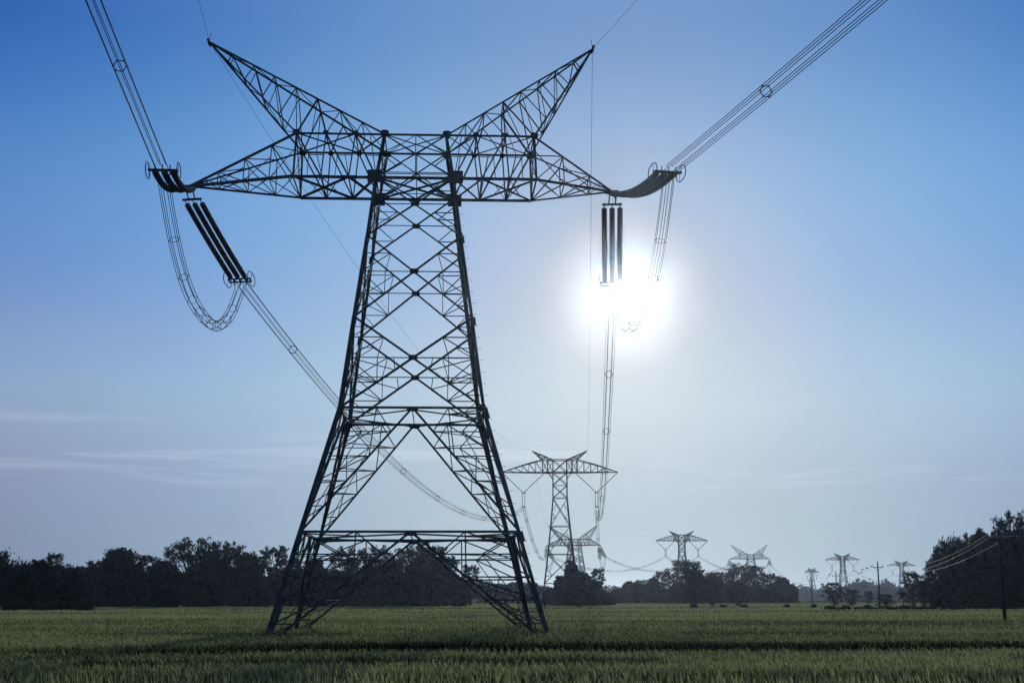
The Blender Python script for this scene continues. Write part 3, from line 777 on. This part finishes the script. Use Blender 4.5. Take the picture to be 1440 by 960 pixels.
def make_plume(seed, H, n=26, bamboo=True):
    """clump of arching stems hung with narrow drooping leaves (bamboo)"""
    rng = np.random.default_rng(seed); rr = random.Random(seed); root = empty('bamboo_clump'); tr = MB(); P = []
    for i in range(n):
        g = rr.uniform(0, 2*math.pi); h = H*rr.uniform(.65, 1.0); out = H*rr.uniform(.1, .34); b0 = Vector((math.cos(g), math.sin(g), 0))*rr.uniform(.1, 1.2); pts = []
        for k in range(9):
            t = k/8; pts.append(b0 + Vector((math.cos(g)*out*t**2.2, math.sin(g)*out*t**2.2, h*(t - .16*t**4)/(.84))))
        tr.tube(pts, [.09*(1-.85*k/8) for k in range(9)], 5)
        for k in range(150):
            t = rr.uniform(.22, 1.0)**.8; x = t*8; j = min(int(x), 7); p = L(pts[j], pts[j+1], x-j); w = .35 + 1.3*(1-abs(t-.7))
            P.append((p.x + rr.gauss(0, w*.5), p.y + rr.gauss(0, w*.5), p.z + rr.gauss(-.25, w*.4)))
    tr.build('stems', M['bark'], root, True); leaves_mesh('foliage', P, np.full(len(P), .42), M['leaf2'], root, rng, 2.6, .9)
    return root
def make_palm(seed, H, nf=15, fl=3.6):
    rng = np.random.default_rng(seed); rr = random.Random(seed); root = empty('palm'); tr = MB()
    tr.tube([(0, 0, -.2), (.1, 0, H*.3), (.3, .1, H*.65), (.4, .1, H)], [.22, .17, .14, .12], 8); t = tr.build('trunk', M['bark'], root, True)
    v = []
    for i in range(nf):
        g = i*2.4; el = rr.uniform(-.2, 1.1); pts = []
        for k in range(11):
            s = k/10; pts.append(np.array([.4 + math.cos(g)*math.cos(el)*fl*s, .1 + math.sin(g)*math.cos(el)*fl*s, H + math.sin(el)*fl*s - 1.9*s*s*(fl/3.6)]))
        side = np.array([-math.sin(g), math.cos(g), 0])
        for k in range(10):
            for s in (-1, 1):
                for f in (0, .5):
                    a = pts[k]*(1-f) + pts[k+1]*f; d = pts[k+1]-pts[k]; l = .75*math.sin(math.pi*(k+f+1.2)/12) + .15
                    b = a + side*s*l + d*.6 - np.array([0, 0, .35*l]); w = d*.28
                    v += [a - w*.5, a + w*.5, b + w*.2, b - w*.2]
    quadmesh('fronds', np.array(v), len(v)//4, 4, M['leaf'], root)
    return root
def make_bush(seed, H, W):
    rng = np.random.default_rng(seed); rr = random.Random(seed); root = empty('bush'); tr = MB(); P = []
    for i in range(9):
        g = rr.uniform(0, 6.28); e = Vector((math.cos(g)*W*.32*rr.random(), math.sin(g)*W*.32*rr.random(), H*rr.uniform(.5, .8))); tr.tube([(0, 0, -.1), e*.5, e], [.06, .04, .015], 5)
        k = 190; o = rng.normal(size=(k, 3)); o /= np.linalg.norm(o, axis=1)[:, None]; o *= (rng.uniform(0, 1, k)**.4)[:, None]
        cc = np.array([math.cos(g)*W*.33*rr.random(), math.sin(g)*W*.33*rr.random(), H*rr.uniform(.25, .68)]); P.append(cc + o*np.array([W*.24, W*.24, H*.3]))
    P = np.concatenate(P); P[:, 2] = np.maximum(P[:, 2], .02)
    tr.build('stems', M['bark'], root, True); leaves_mesh('foliage', P, np.full(len(P), .2), M['leaf'], root, rng)
    return root
V = {  # unit prototypes: (root, height, radius)
    'b1': (make_tree(11, 14, 6.5, .08, 52, 170), 14, 6.5), 'b2': (make_tree(12, 14, 6.0, .05, 54, 170), 14, 6.0), 'b3': (make_tree(13, 14, 7.2, .12, 54, 170), 14, 7.2),
    'b4': (make_tree(14, 14, 6.4, .02, 54, 170, mt='leaf2'), 14, 6.4),
    't1': (make_tree(21, 18, 5.8, .08, 58, 170, style='tall'), 18, 5.0), 't2': (make_tree(22, 18, 5.6, .15, 58, 170, style='tall'), 18, 4.8),
    's1': (make_tree(31, 18, 7.4, .34, 46, 200, .40, 'sparse'), 18, 7.0), 's2': (make_tree(32, 15, 6.2, .28, 38, 190, .36, 'sparse'), 15, 6.2), 's3': (make_tree(33, 13, 4.8, .22, 36, 190, .32, 'sparse', 'leaf2'), 13, 4.6),
    'pl': (make_plume(41, 12), 12, 4.5), 'pm': (make_palm(51, 5.0), 6.5, 3.6), 'bu': (make_bush(61, 2.0, 4.0), 2.0, 2.0), 'bv': (make_bush(62, 2.4, 3.4), 2.4, 1.8)}
used = set()
def plant(kind, px, topy, Y, wpx, label, group, cat='tree', rz=None, base=0.0):
    root, h, r = V[kind]; o = root if kind not in used else copy_tree(root); used.add(kind)
    x = bear(px, Y); ztop = at(px, topy, Y).z; s = (ztop-base)/h; w = wpx/2*Y/F/r
    w = max(w, s*.6)
    o.location = (x, Y, base); o.scale = (w, w, s); o.rotation_euler.z = R.uniform(0, 6.28) if rz is None else rz
    return tag(o, label, cat, group)
G1 = 'trees of the left treeline'
names = [
 ('b1', -45, 788, 330, 75, 'dark tree just beyond the left edge of the treeline'), ('pl', -4, 775, 320, 60, 'bamboo clump with arching tops at the left edge'),
 ('pl', 22, 788, 325, 50, 'second bamboo clump from the left edge'), ('b2', 52, 790, 330, 55, 'low dark tree between bamboo clumps at far left'),
 ('s2', 77, 779, 350, 38, 'small leaning tree with a drooping crown poking above the left bamboo'), ('b4', 100, 800, 340, 44, 'low rounded tree right of the drooping crown at far left'),
 ('s3', 133, 789, 420, 40, 'narrow tree in the dip of the left treeline'), ('b3', 168, 774, 440, 70, 'broad domed tree standing high in the left treeline'),
 ('s2', 205, 782, 440, 56, 'rounded tree right of the broad domed tree'), ('b1', 226, 790, 450, 44, 'lower tree directly left of the tall airy tree'),
 ('s1', 265, 758, 400, 84, 'tall airy tree with sky showing through its spreading limbs'), ('b4', 298, 778, 450, 50, 'dense tree just right of the tall airy tree'),
 ('s1', 322, 763, 450, 58, 'tall pointed tree left of a twin dip in the treeline'), ('b3', 350, 780, 460, 46, 'medium domed tree beside the tall pointed tree'),
 ('s3', 386, 769, 430, 52, 'open crowned tree just left of the near tower leg'), ('s2', 412, 786, 450, 48, 'dark tree directly behind the left legs of the near tower'),
 ('b2', 445, 789, 450, 44, 'tree seen between the left legs of the near tower'), ('s1', 484, 770, 440, 50, 'tall dark tree framed inside the left part of the tower base'),
 ('s1', 533, 768, 430, 52, 'large dark tree framed at the middle of the tower base'), ('s1', 597, 764, 430, 66, 'largest leafy tree framed under the tower'),
 ('s2', 566, 772, 435, 50, 'full tree filling the gap between the two largest ones under the tower'), ('s3', 630, 782, 440, 44, 'tree on the right shoulder of the clump under the tower'),
 ('s2', 618, 770, 436, 46, 'broken crowned tree right of the largest one under the tower'), ('b1', 548, 790, 452, 50, 'lower full tree behind the left half of the clump under the tower'),
 ('b4', 590, 788, 455, 52, 'lower full tree behind the right half of the clump under the tower'), ('s3', 661, 794, 470, 32, 'small airy tree standing apart under the right tower legs'),
]
for k, px, ty, Y, w, lab in names: plant(k, px, ty, Y, w, lab, G1, 'bamboo' if k == 'pl' else 'tree')
fill = 'dark broadleaf tree packed low in the left treeline behind taller trees'
px = -60
while px < 640:
    if not (498 < px < 515):
        plant(R.choice(['b1', 'b2', 'b3', 'b4']), px, 803 + R.uniform(-6, 8), R.uniform(470, 520), R.uniform(44, 60), fill, G1)
    px += 24
for i in range(34):
    plant(R.choice(['bu', 'bv']), -50 + i*21 + R.uniform(-6, 6), 842 + R.uniform(-5, 2), R.uniform(400, 425) if i > 8 else R.uniform(300, 315), 30, 'shrub at the foot of the left treeline along the field edge', 'shrubs under the left treeline', 'shrub')
for px, ty, lab in ((682, 818, 'low far tree right of the tower centre, first of a small row'), (703, 821, 'low far tree, second of the row behind the right tower legs'), (724, 819, 'low far tree touching the right tower legs'), (748, 820, 'low far tree between the right tower leg and the pale suspension tower')):
    plant(R.choice(['b1', 'b3']), px, ty, 700, 34, lab, 'low trees behind the right tower legs')
G2 = 'grove around the pale suspension tower'
for k, px, ty, w, Y, lab in (('t1', 806, 789, 26, 430, 'tallest tree of the small grove behind the pale suspension tower'), ('b2', 790, 811, 30, 440, 'left tree of the small grove behind the pale suspension tower'),
    ('b1', 820, 806, 38, 440, 'middle rounded tree of the small grove behind the pale suspension tower'), ('s3', 840, 799, 24, 420, 'open branched tree on the right of the small grove'), ('b3', 833, 816, 36, 435, 'low dense tree in the right half of the small grove'), ('b4', 853, 833, 24, 440, 'lowest tree closing the small grove on the right'), ('b4', 772, 826, 24, 460, 'low tree left of the pale suspension tower legs')):
    plant(k, px, ty, Y, w, lab, G2)
G3 = 'trees of the wide grove right of centre'
for k, px, ty, w, Y, lab in (('b1', 868, 828, 22, 620, 'low tree starting the wide grove on its left'), ('b1', 885, 818, 26, 620, 'first rounded tree of the wide grove'), ('s3', 900, 815, 26, 620, 'second rounded tree of the wide grove'), ('t2', 917, 812, 22, 610, 'slim tree in the left half of the wide grove'),
    ('s3', 932, 803, 32, 620, 'domed tree left of the grove pylon'), ('s2', 956, 788, 44, 600, 'tall round tree hiding the foot of the grove pylon'), ('b4', 981, 800, 34, 610, 'tree behind the open tree in the grove middle'), ('b2', 1003, 806, 32, 620, 'tree in the saddle of the wide grove'),
    ('s3', 1021, 804, 32, 620, 'tree left of the high dome of the wide grove'), ('s1', 1040, 793, 46, 610, 'high domed tree below the horned strain tower'), ('s2', 1063, 796, 42, 615, 'round tree right under the horned strain tower'), ('s3', 1083, 806, 34, 620, 'sloping tree in the right part of the wide grove'),
    ('b4', 1099, 812, 30, 620, 'last but one tree at the right of the wide grove'), ('b1', 1112, 822, 24, 620, 'last low tree at the right end of the wide grove'),
    ('s2', 977, 790, 40, 400, 'open branched tree standing out in front of the wide grove'), ('s3', 1001, 812, 26, 405, 'small leafy tree beside the open branched one in the field'), ('s3', 1038, 816, 28, 400, 'small round tree standing alone in front of the high dome')):
    plant(k, px, ty, Y, w, lab, G3)
px = 878
while px < 1115:
    plant(R.choice(['b1', 'b2', 'b3', 'b4']), px, 826 + R.uniform(-5, 4), R.uniform(590, 600), R.uniform(28, 36), 'low dark tree at the foot of the wide grove', G3); px += 19
G4 = 'trees of the right hand grove'
for k, px, ty, w, Y, lab in (('s2', 1173, 819, 34, 400, 'small spreading tree around the foot of the tree pole'), ('s3', 1198, 828, 24, 400, 'smaller tree right of the spreading tree by the tree pole'), ('s3', 1222, 831, 15, 520, 'tiny far tree left of the sky pole'), ('s3', 1246, 835, 26, 330, 'low bushy tree at the foot of the sky pole'),
    ('s3', 1284, 803, 30, 330, 'leafy tree with a split crown left of the tall grove'), ('pm', 1270, 829, 34, 320, 'small palm left of the tall grove'), ('pm', 1296, 829, 34, 325, 'small palm at the left foot of the tall grove'), ('s2', 1308, 812, 30, 340, 'bushy tree at the left edge of the tall grove'),
    ('s2', 1316, 787, 34, 345, 'dark tree stepping up at the left of the tall grove'), ('s2', 1331, 769, 44, 350, 'second step tree of the tall grove'), ('pl', 1340, 754, 36, 350, 'bamboo with ragged tips on the left shoulder of the tall grove'), ('s1', 1362, 752, 52, 350, 'large round tree left in the tall grove'),
    ('t2', 1385, 748, 44, 345, 'tall dense tree in the middle of the tall grove'), ('b4', 1400, 757, 44, 340, 'dense tree right behind the edge pole'), ('s1', 1424, 722, 52, 350, 'tallest tree rising over the grove at the right edge'), ('b3', 1432, 752, 50, 345, 'dark tree below the tallest one at the right edge'),
    ('b1', 1350, 790, 50, 335, 'low tree filling the left part of the tall grove'), ('b2', 1385, 790, 54, 335, 'low tree filling the middle of the tall grove'), ('b3', 1418, 785, 54, 335, 'low tree filling the right of the tall grove'), ('b1', 1362, 768, 50, 372, 'dark tree hidden behind the large round one in the tall grove'), ('s3', 1299, 816, 22, 342, 'slender low tree tapering the left end of the tall grove'), ('s2', 1324, 780, 34, 338, 'ragged tree leaning out of the left side of the tall grove'), ('b1', 1465, 740, 60, 350, 'dark tree just beyond the right edge')):
    plant(k, px, ty, Y, w, lab, G4, {'pl': 'bamboo', 'pm': 'palm'}.get(k, 'tree'))
for i in range(9):
    plant(R.choice(['b2', 'b4']), 1322 + i*17, 822 + R.uniform(-4, 4), 330, 32, 'low leafy tree along the foot of the tall grove', G4)
for i in range(24):
    plant(R.choice(['bu', 'bv']), 1168 + i*12 + R.uniform(-3, 3), 849 + R.uniform(-2.0, 1.5), R.uniform(262, 285), R.uniform(14, 24), 'low dark shrub in the hedge row before the right hand trees', 'hedge row shrubs', 'shrub')
for px, Y, lab in ((976, 330, 'small dark shrub under the open branched tree in the field'), (1016, 325, 'small shrub alone in the field right of the open branched tree'), (1047, 330, 'small shrub right of the lone round tree'), (1105, 335, 'low flat shrub in the field near the grove end'), (1143, 335, 'small shrub at the foot of the thin pole')):
    plant('bu', px, 846.5, Y, 13, lab, 'field shrubs', 'shrub')

# ================================================================== DISTANT WOODS (one mass)
rng = np.random.default_rng(5); P = []; S = []
for i in range(330):
    Y = rng.uniform(1750, 2300); px = -120 + 1700*rng.random(); x = bear(px, Y); h = rng.uniform(17, 25) + 4.5*math.sin(px*.021) + 2.5*math.sin(px*.053)
    r = rng.uniform(8, 15); k = 260
    o = rng.normal(size=(k, 3)); o /= np.linalg.norm(o, axis=1)[:, None]; o *= (rng.uniform(.3, 1, k))[:, None]; o[:, 2] = np.abs(o[:, 2])
    P.append(np.array([x, Y, 2]) + o*np.array([r, r, h-2])); S.append(np.full(k, 3.4))
    o = rng.uniform(-1, 1, size=(60, 3))*np.array([r, r, h*.35]); P.append(np.array([x, Y, h*.36]) + o); S.append(np.full(60, 6.0))
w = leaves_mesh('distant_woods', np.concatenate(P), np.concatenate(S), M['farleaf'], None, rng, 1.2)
tag(w, 'hazy blue band of far off woods along the horizon', 'woods', kind='stuff')

# ================================================================== GROUND AND RICE
gm, nt, b = mat('damp_earth'); g = nt.nodes
tc = g.new('ShaderNodeNewGeometry'); n1 = g.new('ShaderNodeTexNoise'); n1.inputs['Scale'].default_value = .05; n1.inputs['Detail'].default_value = 8; r = g.new('ShaderNodeValToRGB')
r.color_ramp.elements[0].color = (.02, .026, .012, 1); r.color_ramp.elements[1].color = (.05, .065, .028, 1); r.color_ramp.elements[0].position = .35; r.color_ramp.elements[1].position = .65
nt.links.new(tc.outputs['Position'], n1.inputs['Vector']); nt.links.new(n1.outputs['Fac'], r.inputs['Fac']); nt.links.new(r.outputs['Color'], b.inputs['Base Color']); b.inputs['Roughness'].default_value = 1; b.inputs['Specular IOR Level'].default_value = 0
mb = MB(); mb.add([(-6000, -400, 0), (6000, -400, 0), (6000, 9000, 0), (-6000, 9000, 0)], [(0, 1, 2, 3)])
tag(mb.build('ground', gm), 'flat green field floor reaching to the horizon', 'ground', kind='structure')

def vnoise(x, y, seed):
    """smooth value noise"""
    def h(i, j): 
        v = np.sin(i*127.1 + j*311.7 + seed*74.7)*43758.5453; return v - np.floor(v)
    i, j = np.floor(x), np.floor(y); fx, fy = x-i, y-j; fx = fx*fx*(3-2*fx); fy = fy*fy*(3-2*fy)
    return (h(i, j)*(1-fx)+h(i+1, j)*fx)*(1-fy) + (h(i, j+1)*(1-fx)+h(i+1, j+1)*fx)*fy
def rice():
    rng = np.random.default_rng(3); V_, T_ = [], []
    zones = [(20, 43, 22, .035), (43, 62, 250, .018), (62, 95, 110, .025), (95, 150, 32, .045), (150, 260, 5.5, .15), (260, 600, 1.5, .42)]
    for y0, y1, dens, wd in zones:
        hw = lambda y: y*.40 + 9
        A = (y1-y0)*(hw(y0)+hw(y1)); n = int(A*dens)
        y = rng.uniform(y0, y1, n*2); x = rng.uniform(-1, 1, n*2)*hw(y1); k = np.abs(x) < hw(y); x, y = x[k][:n], y[k][:n]
        # tufts
        x = x + (np.floor(x/.28)*.28 + .14 - x)*.55 if wd < .05 else x
        wv = 3.0*vnoise(x*.06, y*0, 1) + 1.2*vnoise(x*.23, y*0, 2) + .8*vnoise(x*.9, y*0, 12) + rng.normal(0, .35, len(x))
        gap = np.zeros(len(x))
        lft = np.clip((x + 22)/14, 0, 1)
        gap = np.maximum(gap, ((y > 56.5+wv) & (y < 56.5+wv + (3.2 + 7.5*lft*(.7+.5*vnoise(x*.07, x*0, 5))))).astype(float))
        gap = np.maximum(gap, ((y > 46.5+wv) & (y < 49.5+wv) & (vnoise(x*.09, y*0, 9) > .62)).astype(float))
        gap = np.maximum(gap, ((y > 84+wv) & (y < 87.5+wv) & (vnoise(x*.06, y*0, 19) > .55)).astype(float))
        gap = np.maximum(gap, ((y > 228) & (y < 233+wv)).astype(float)); gap = np.maximum(gap, ((y > 318+wv*2) & (y < 330)).astype(float)); gap = np.maximum(gap, ((y > 150) & (y < 153+wv) & (x < -12)).astype(float))
        e1 = 56.5+wv + (3.2 + 7.5*lft*(.7+.5*vnoise(x*.07, x*0, 5)))
        edge = ((y >= e1) & (y < e1+2.2+1.5*lft)).astype(float)*(.55+.45*lft)  # painted shade: crop face beyond each gap gets a darker tint
        edge = np.maximum(edge, .7*((y > 49.5+wv) & (y < 50.6+wv) & (vnoise(x*.09, y*0, 9) > .62)))
        edge = np.maximum(edge, .6*((y > 87.5+wv) & (y < 90+wv) & (vnoise(x*.06, y*0, 19) > .55)))
        edge = np.maximum(edge, .8*((y > 233+wv) & (y < 243))); edge = np.maximum(edge, .8*((y > 330) & (y < 345)))
        keep = (gap < .5) | (rng.random(len(x)) < .8); x, y, gap, wv, edge = x[keep], y[keep], gap[keep], wv[keep], edge[keep]
        n = len(x)
        big = vnoise(x*.035, y*.11, 3)*.55 + vnoise(x*.13, y*.33, 4)*.3 + vnoise(x*.6, y*.8, 6)*.15
        hgt = (.82 + .16*big)*np.where(rng.random(n) < .07, 1.14, rng.uniform(.82, 1.06, n)); hgt = np.where(gap > .5, hgt*rng.uniform(.15, .42, n), hgt)
        if wd > .3: hgt = hgt*.97
        a = rng.uniform(0, 2*math.pi, n); ln = rng.uniform(.02, .34, n)*hgt
        w2 = wd*rng.uniform(.5, 1.2, n)/2; b = rng.uniform(-.9, .9, n)
        v = np.empty((n, 4, 3)); bx, by = np.cos(b)*w2, np.sin(b)*w2
        z0 = np.where((rng.random(n) < .72) & (gap < .5), hgt - rng.uniform(.09, .22, n)*(1 if wd < .03 else 2.0), 0) if wd < .06 else np.zeros(n)
        ln = np.where(z0 > 0, ln*.35, ln)
        v[:, 0] = np.stack([x-bx, y-by, z0], 1); v[:, 1] = np.stack([x+bx, y+by, z0], 1)
        mx, my = x+np.cos(a)*ln*.35, y+np.sin(a)*ln*.35
        tx, ty = x+np.cos(a)*ln, y+np.sin(a)*ln
        v[:, 2] = np.stack([mx+bx*1.15, my+by*1.15, z0+(hgt-z0)*.6], 1); v[:, 3] = np.stack([tx, ty, hgt], 1)
        # a second quad corner makes the blade kite shaped
        V_.append(v.reshape(-1, 3))
        tuft = vnoise(x*3.3, y*3.3, 8); t = np.clip(.1 + .75*big + .35*(tuft-.4) + rng.normal(0, .26, n)*(1-.6*gap) - .6*gap, 0, 1); t = np.clip(t + (np.clip((y-90)/330, 0, .42) + .2*np.clip((110-y)/30, 0, 1))*(gap < .5) - edge*.9*rng.uniform(.3, 1.1, n), 0, 1)  # random tone, with shade painted into gap and edge blades
        T_.append(np.repeat(t, 4))
    v = np.concatenate(V_); return v, np.concatenate(T_)
m = bpy.data.materials.new('rice_blades'); m.use_nodes = True; nt = m.node_tree; nt.nodes.clear(); g = nt.nodes
out = g.new('ShaderNodeOutputMaterial'); mx = g.new('ShaderNodeMixShader'); d = g.new('ShaderNodeBsdfDiffuse'); t = g.new('ShaderNodeBsdfTranslucent'); at_ = g.new('ShaderNodeAttribute'); at_.attribute_name = 'tint'
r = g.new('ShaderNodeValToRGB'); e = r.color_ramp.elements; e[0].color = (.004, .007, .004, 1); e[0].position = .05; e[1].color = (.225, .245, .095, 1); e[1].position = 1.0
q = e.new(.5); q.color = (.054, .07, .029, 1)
geo = g.new('ShaderNodeNewGeometry'); sp = g.new('ShaderNodeSeparateXYZ'); mr = g.new('ShaderNodeMapRange'); mr.inputs[1].default_value = .15; mr.inputs[2].default_value = .95; mr.inputs[3].default_value = .3; mr.inputs[4].default_value = 1.55  # blade colour darkened toward the ground, painting in the canopy's own shade
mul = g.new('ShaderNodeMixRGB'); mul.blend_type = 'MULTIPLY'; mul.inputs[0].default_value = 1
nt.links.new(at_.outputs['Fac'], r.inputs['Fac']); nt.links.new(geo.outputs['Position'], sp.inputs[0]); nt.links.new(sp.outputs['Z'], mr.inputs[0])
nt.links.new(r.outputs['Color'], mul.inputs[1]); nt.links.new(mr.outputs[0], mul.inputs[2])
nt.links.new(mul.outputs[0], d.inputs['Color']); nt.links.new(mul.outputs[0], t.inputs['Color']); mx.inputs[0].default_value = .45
nt.links.new(d.outputs[0], mx.inputs[1]); nt.links.new(t.outputs[0], mx.inputs[2]); nt.links.new(mx.outputs[0], out.inputs['Surface'])
rv, rt = rice(); print('rice blades', len(rv)//4)
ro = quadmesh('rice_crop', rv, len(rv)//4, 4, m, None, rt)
tag(ro, 'knee high green rice covering the whole field', 'rice', kind='stuff')

# ================================================================== SKY, SUN, HAZE
sd = ray(877, 409).normalized(); el = math.asin(sd.z); az = math.atan2(sd.x, sd.y)
SUN_E, HAZE_D, GLOW_D, SKY_K = 2.0, 0.28e-4, 3.9e-5, .008
#TABLES
EK = [0, 2, 5, 8, 12, 16, 20, 24, 40]; EC = [(0.0995, 0.0904, 0.0650), (0.1615, 0.1424, 0.0550), (0.2056, 0.1682, 0.1034), (0.2596, 0.2794, 0.2173), (0.1180, 0.1447, 0.2123), (0.0840, 0.1561, 0.2435), (0.0232, 0.0616, 0.1477), (0.0000, 0.0000, 0.0737), (0.1400, 0.1800, 0.2700)]
AK = [0, 0.8, 1.4, 2.2, 3.2, 4.5, 6.5, 9, 13, 18, 26, 60]; AC = [(0.9000, 0.9000, 0.9000), (0.5000, 0.4800, 0.5000), (0.2200, 0.2000, 0.2000), (0.3901, 0.3102, 0.2176), (0.2901, 0.2755, 0.2918), (0.2702, 0.3095, 0.3696), (0.2450, 0.3000, 0.4200), (0.1700, 0.2750, 0.4250), (0.1150, 0.2350, 0.4200), (0.0520, 0.1650, 0.3900), (0.0000, 0.0633, 0.2668), (0.0000, 0.0633, 0.2668)]
#END
sl = bpy.data.lights.new('sun', 'SUN'); sl.energy = SUN_E; sl.angle = math.radians(.53); sl.color = (1, .95, .88)
so = bpy.data.objects.new('sun', sl); col.objects.link(so); so.rotation_euler = (-sd).to_track_quat('-Z', 'Y').to_euler()
so.location = (0, 0, 60)
wd = bpy.data.worlds.new('World'); sc.world = wd; wd.use_nodes = True; nt = wd.node_tree; g = nt.nodes; bg = g['Background']
sky = g.new('ShaderNodeTexSky'); sky.sky_type = 'NISHITA'; sky.sun_disc = False; sky.sun_elevation = el; sky.sun_rotation = az; sky.air_density = 1.0; sky.dust_density = .3; sky.ozone_density = 2.0
def N(t, **k):
    n = g.new(t)
    for a, b_ in k.items(): setattr(n, a, b_)
    return n
def math_(op, a, b_=None):
    n = N('ShaderNodeMath', operation=op)
    for i, x in enumerate((a, b_)):
        if x is None: continue
        if isinstance(x, (int, float)): n.inputs[i].default_value = x
        else: nt.links.new(x, n.inputs[i])
    return n.outputs[0]
def vscale(c, f):
    n = N('ShaderNodeVectorMath', operation='SCALE')
    if isinstance(c, tuple): n.inputs[0].default_value = c
    else: nt.links.new(c, n.inputs[0])
    if isinstance(f, (int, float)): n.inputs['Scale'].default_value = f
    else: nt.links.new(f, n.inputs['Scale'])
    return n.outputs[0]
def vadd(a, b_):
    n = N('ShaderNodeVectorMath', operation='ADD'); nt.links.new(a, n.inputs[0]); nt.links.new(b_, n.inputs[1]); return n.outputs[0]
def vmul(a, b_):
    n = N('ShaderNodeVectorMath', operation='MULTIPLY'); nt.links.new(a, n.inputs[0])
    if isinstance(b_, tuple): n.inputs[1].default_value = b_
    else: nt.links.new(b_, n.inputs[1])
    return n.outputs[0]
tcn = N('ShaderNodeTexCoord'); D = tcn.outputs['Generated']
dt = N('ShaderNodeVectorMath', operation='DOT_PRODUCT'); nt.links.new(D, dt.inputs[0]); dt.inputs[1].default_value = tuple(sd)
cosg = dt.outputs['Value']; ang = math_('MULTIPLY', math_('ARCCOSINE', math_('MINIMUM', cosg, 1.0)), 57.2958)   # degrees from the sun
sep = N('ShaderNodeSeparateXYZ'); nt.links.new(D, sep.inputs[0]); elev = math_('MULTIPLY', math_('ARCSINE', sep.outputs['Z']), 57.2958)
def gauss(x, s): return math_('EXPONENT', math_('MULTIPLY', math_('POWER', math_('DIVIDE', x, s), 2), -1))
def expo(x, s): return math_('EXPONENT', math_('MULTIPLY', math_('DIVIDE', x, s), -1))
c = vmul(vscale(sky.outputs['Color'], SKY_K), (.55, .8, 1.2))
def ramp(x, top, knots, cols, peak):
    r = N('ShaderNodeValToRGB'); e = r.color_ramp.elements
    nt.links.new(math_('DIVIDE', x, top), r.inputs[0])
    r.color_ramp.interpolation = 'B_SPLINE'
    for i, (k, c3) in enumerate(zip(knots, cols)):
        q = e[i] if i < 2 else e.new(k/top)
        q.position = k/top; q.color = tuple(v/peak for v in c3) + (1,)
    return vscale(r.outputs[0], peak)
c = vadd(c, ramp(elev, 40, EK, EC, 1.0)); c = vadd(c, ramp(ang, 60, AK, AC, 6.0))
# thin high cloud streaks low in the sky
mp = N('ShaderNodeMapping'); mp.inputs['Scale'].default_value = (2.4, 2.4, 36); mp.inputs['Rotation'].default_value = (.02, .03, 0); nt.links.new(D, mp.inputs['Vector'])
cn = N('ShaderNodeTexNoise'); cn.inputs['Scale'].default_value = 1.6; cn.inputs['Detail'].default_value = 9; cn.inputs['Roughness'].default_value = .62; cn.inputs['Distortion'].default_value = .6; nt.links.new(mp.outputs[0], cn.inputs['Vector'])
cm = N('ShaderNodeMapRange'); cm.inputs[1].default_value = .54; cm.inputs[2].default_value = .82; nt.links.new(cn.outputs['Fac'], cm.inputs[0])
band = gauss(math_('SUBTRACT', elev, 5.5), 1.9)
c = vadd(c, vscale((.16, .157, .15), math_('MULTIPLY', cm.outputs[0], band)))
nt.links.new(c, bg.inputs['Color']); bg.inputs['Strength'].default_value = 1.0
# haze: thin homogeneous mist over the plain, plus a lobe added for sun glare
hm = bpy.data.materials.new('thin_morning_haze'); hm.use_nodes = True; h = hm.node_tree; h.nodes.clear()
ho = h.nodes.new('ShaderNodeOutputMaterial'); v1 = h.nodes.new('ShaderNodeVolumeScatter'); v2 = h.nodes.new('ShaderNodeVolumeScatter'); ad = h.nodes.new('ShaderNodeAddShader')
v1.inputs['Color'].default_value = (.20, .50, 1, 1); v1.inputs['Density'].default_value = HAZE_D; v1.inputs['Anisotropy'].default_value = .75
v2.inputs['Color'].default_value = (.88, .95, 1, 1); v2.inputs['Density'].default_value = GLOW_D; v2.inputs['Anisotropy'].default_value = .98  # narrow forward lobe added to imitate glare in front of the insulators
h.links.new(v1.outputs[0], ad.inputs[0]); h.links.new(v2.outputs[0], ad.inputs[1]); h.links.new(ad.outputs[0], ho.inputs['Volume'])
prof = [(-500, -6), (5100, -6), (5100, 52), (1000, 52), (340, 46), (135, 31), (106, 47), (-500, 47)]; k = len(prof)  # top shaped to dip past the near tower, trimming the added sun glow
mb = MB(); mb.add([(x, y, z) for x in (-3500, 3500) for y, z in prof], [tuple(range(k-1, -1, -1)), tuple(range(k, 2*k))] + [(i, (i+1) % k, k+(i+1) % k, k+i) for i in range(k)]); hz = mb.build('sky_haze', hm); tag(hz, 'pale haze lying over the plain up to the bright sky', 'haze', kind='structure')

sc.view_settings.view_transform = 'Standard'; sc.view_settings.look = 'None'; sc.view_settings.exposure = 0
sc.cycles.volume_bounces = 1; sc.cycles.max_bounces = 6; sc.cycles.diffuse_bounces = 3; sc.cycles.transmission_bounces = 4; sc.cycles.transparent_max_bounces = 8
sc.cycles.use_denoising = True
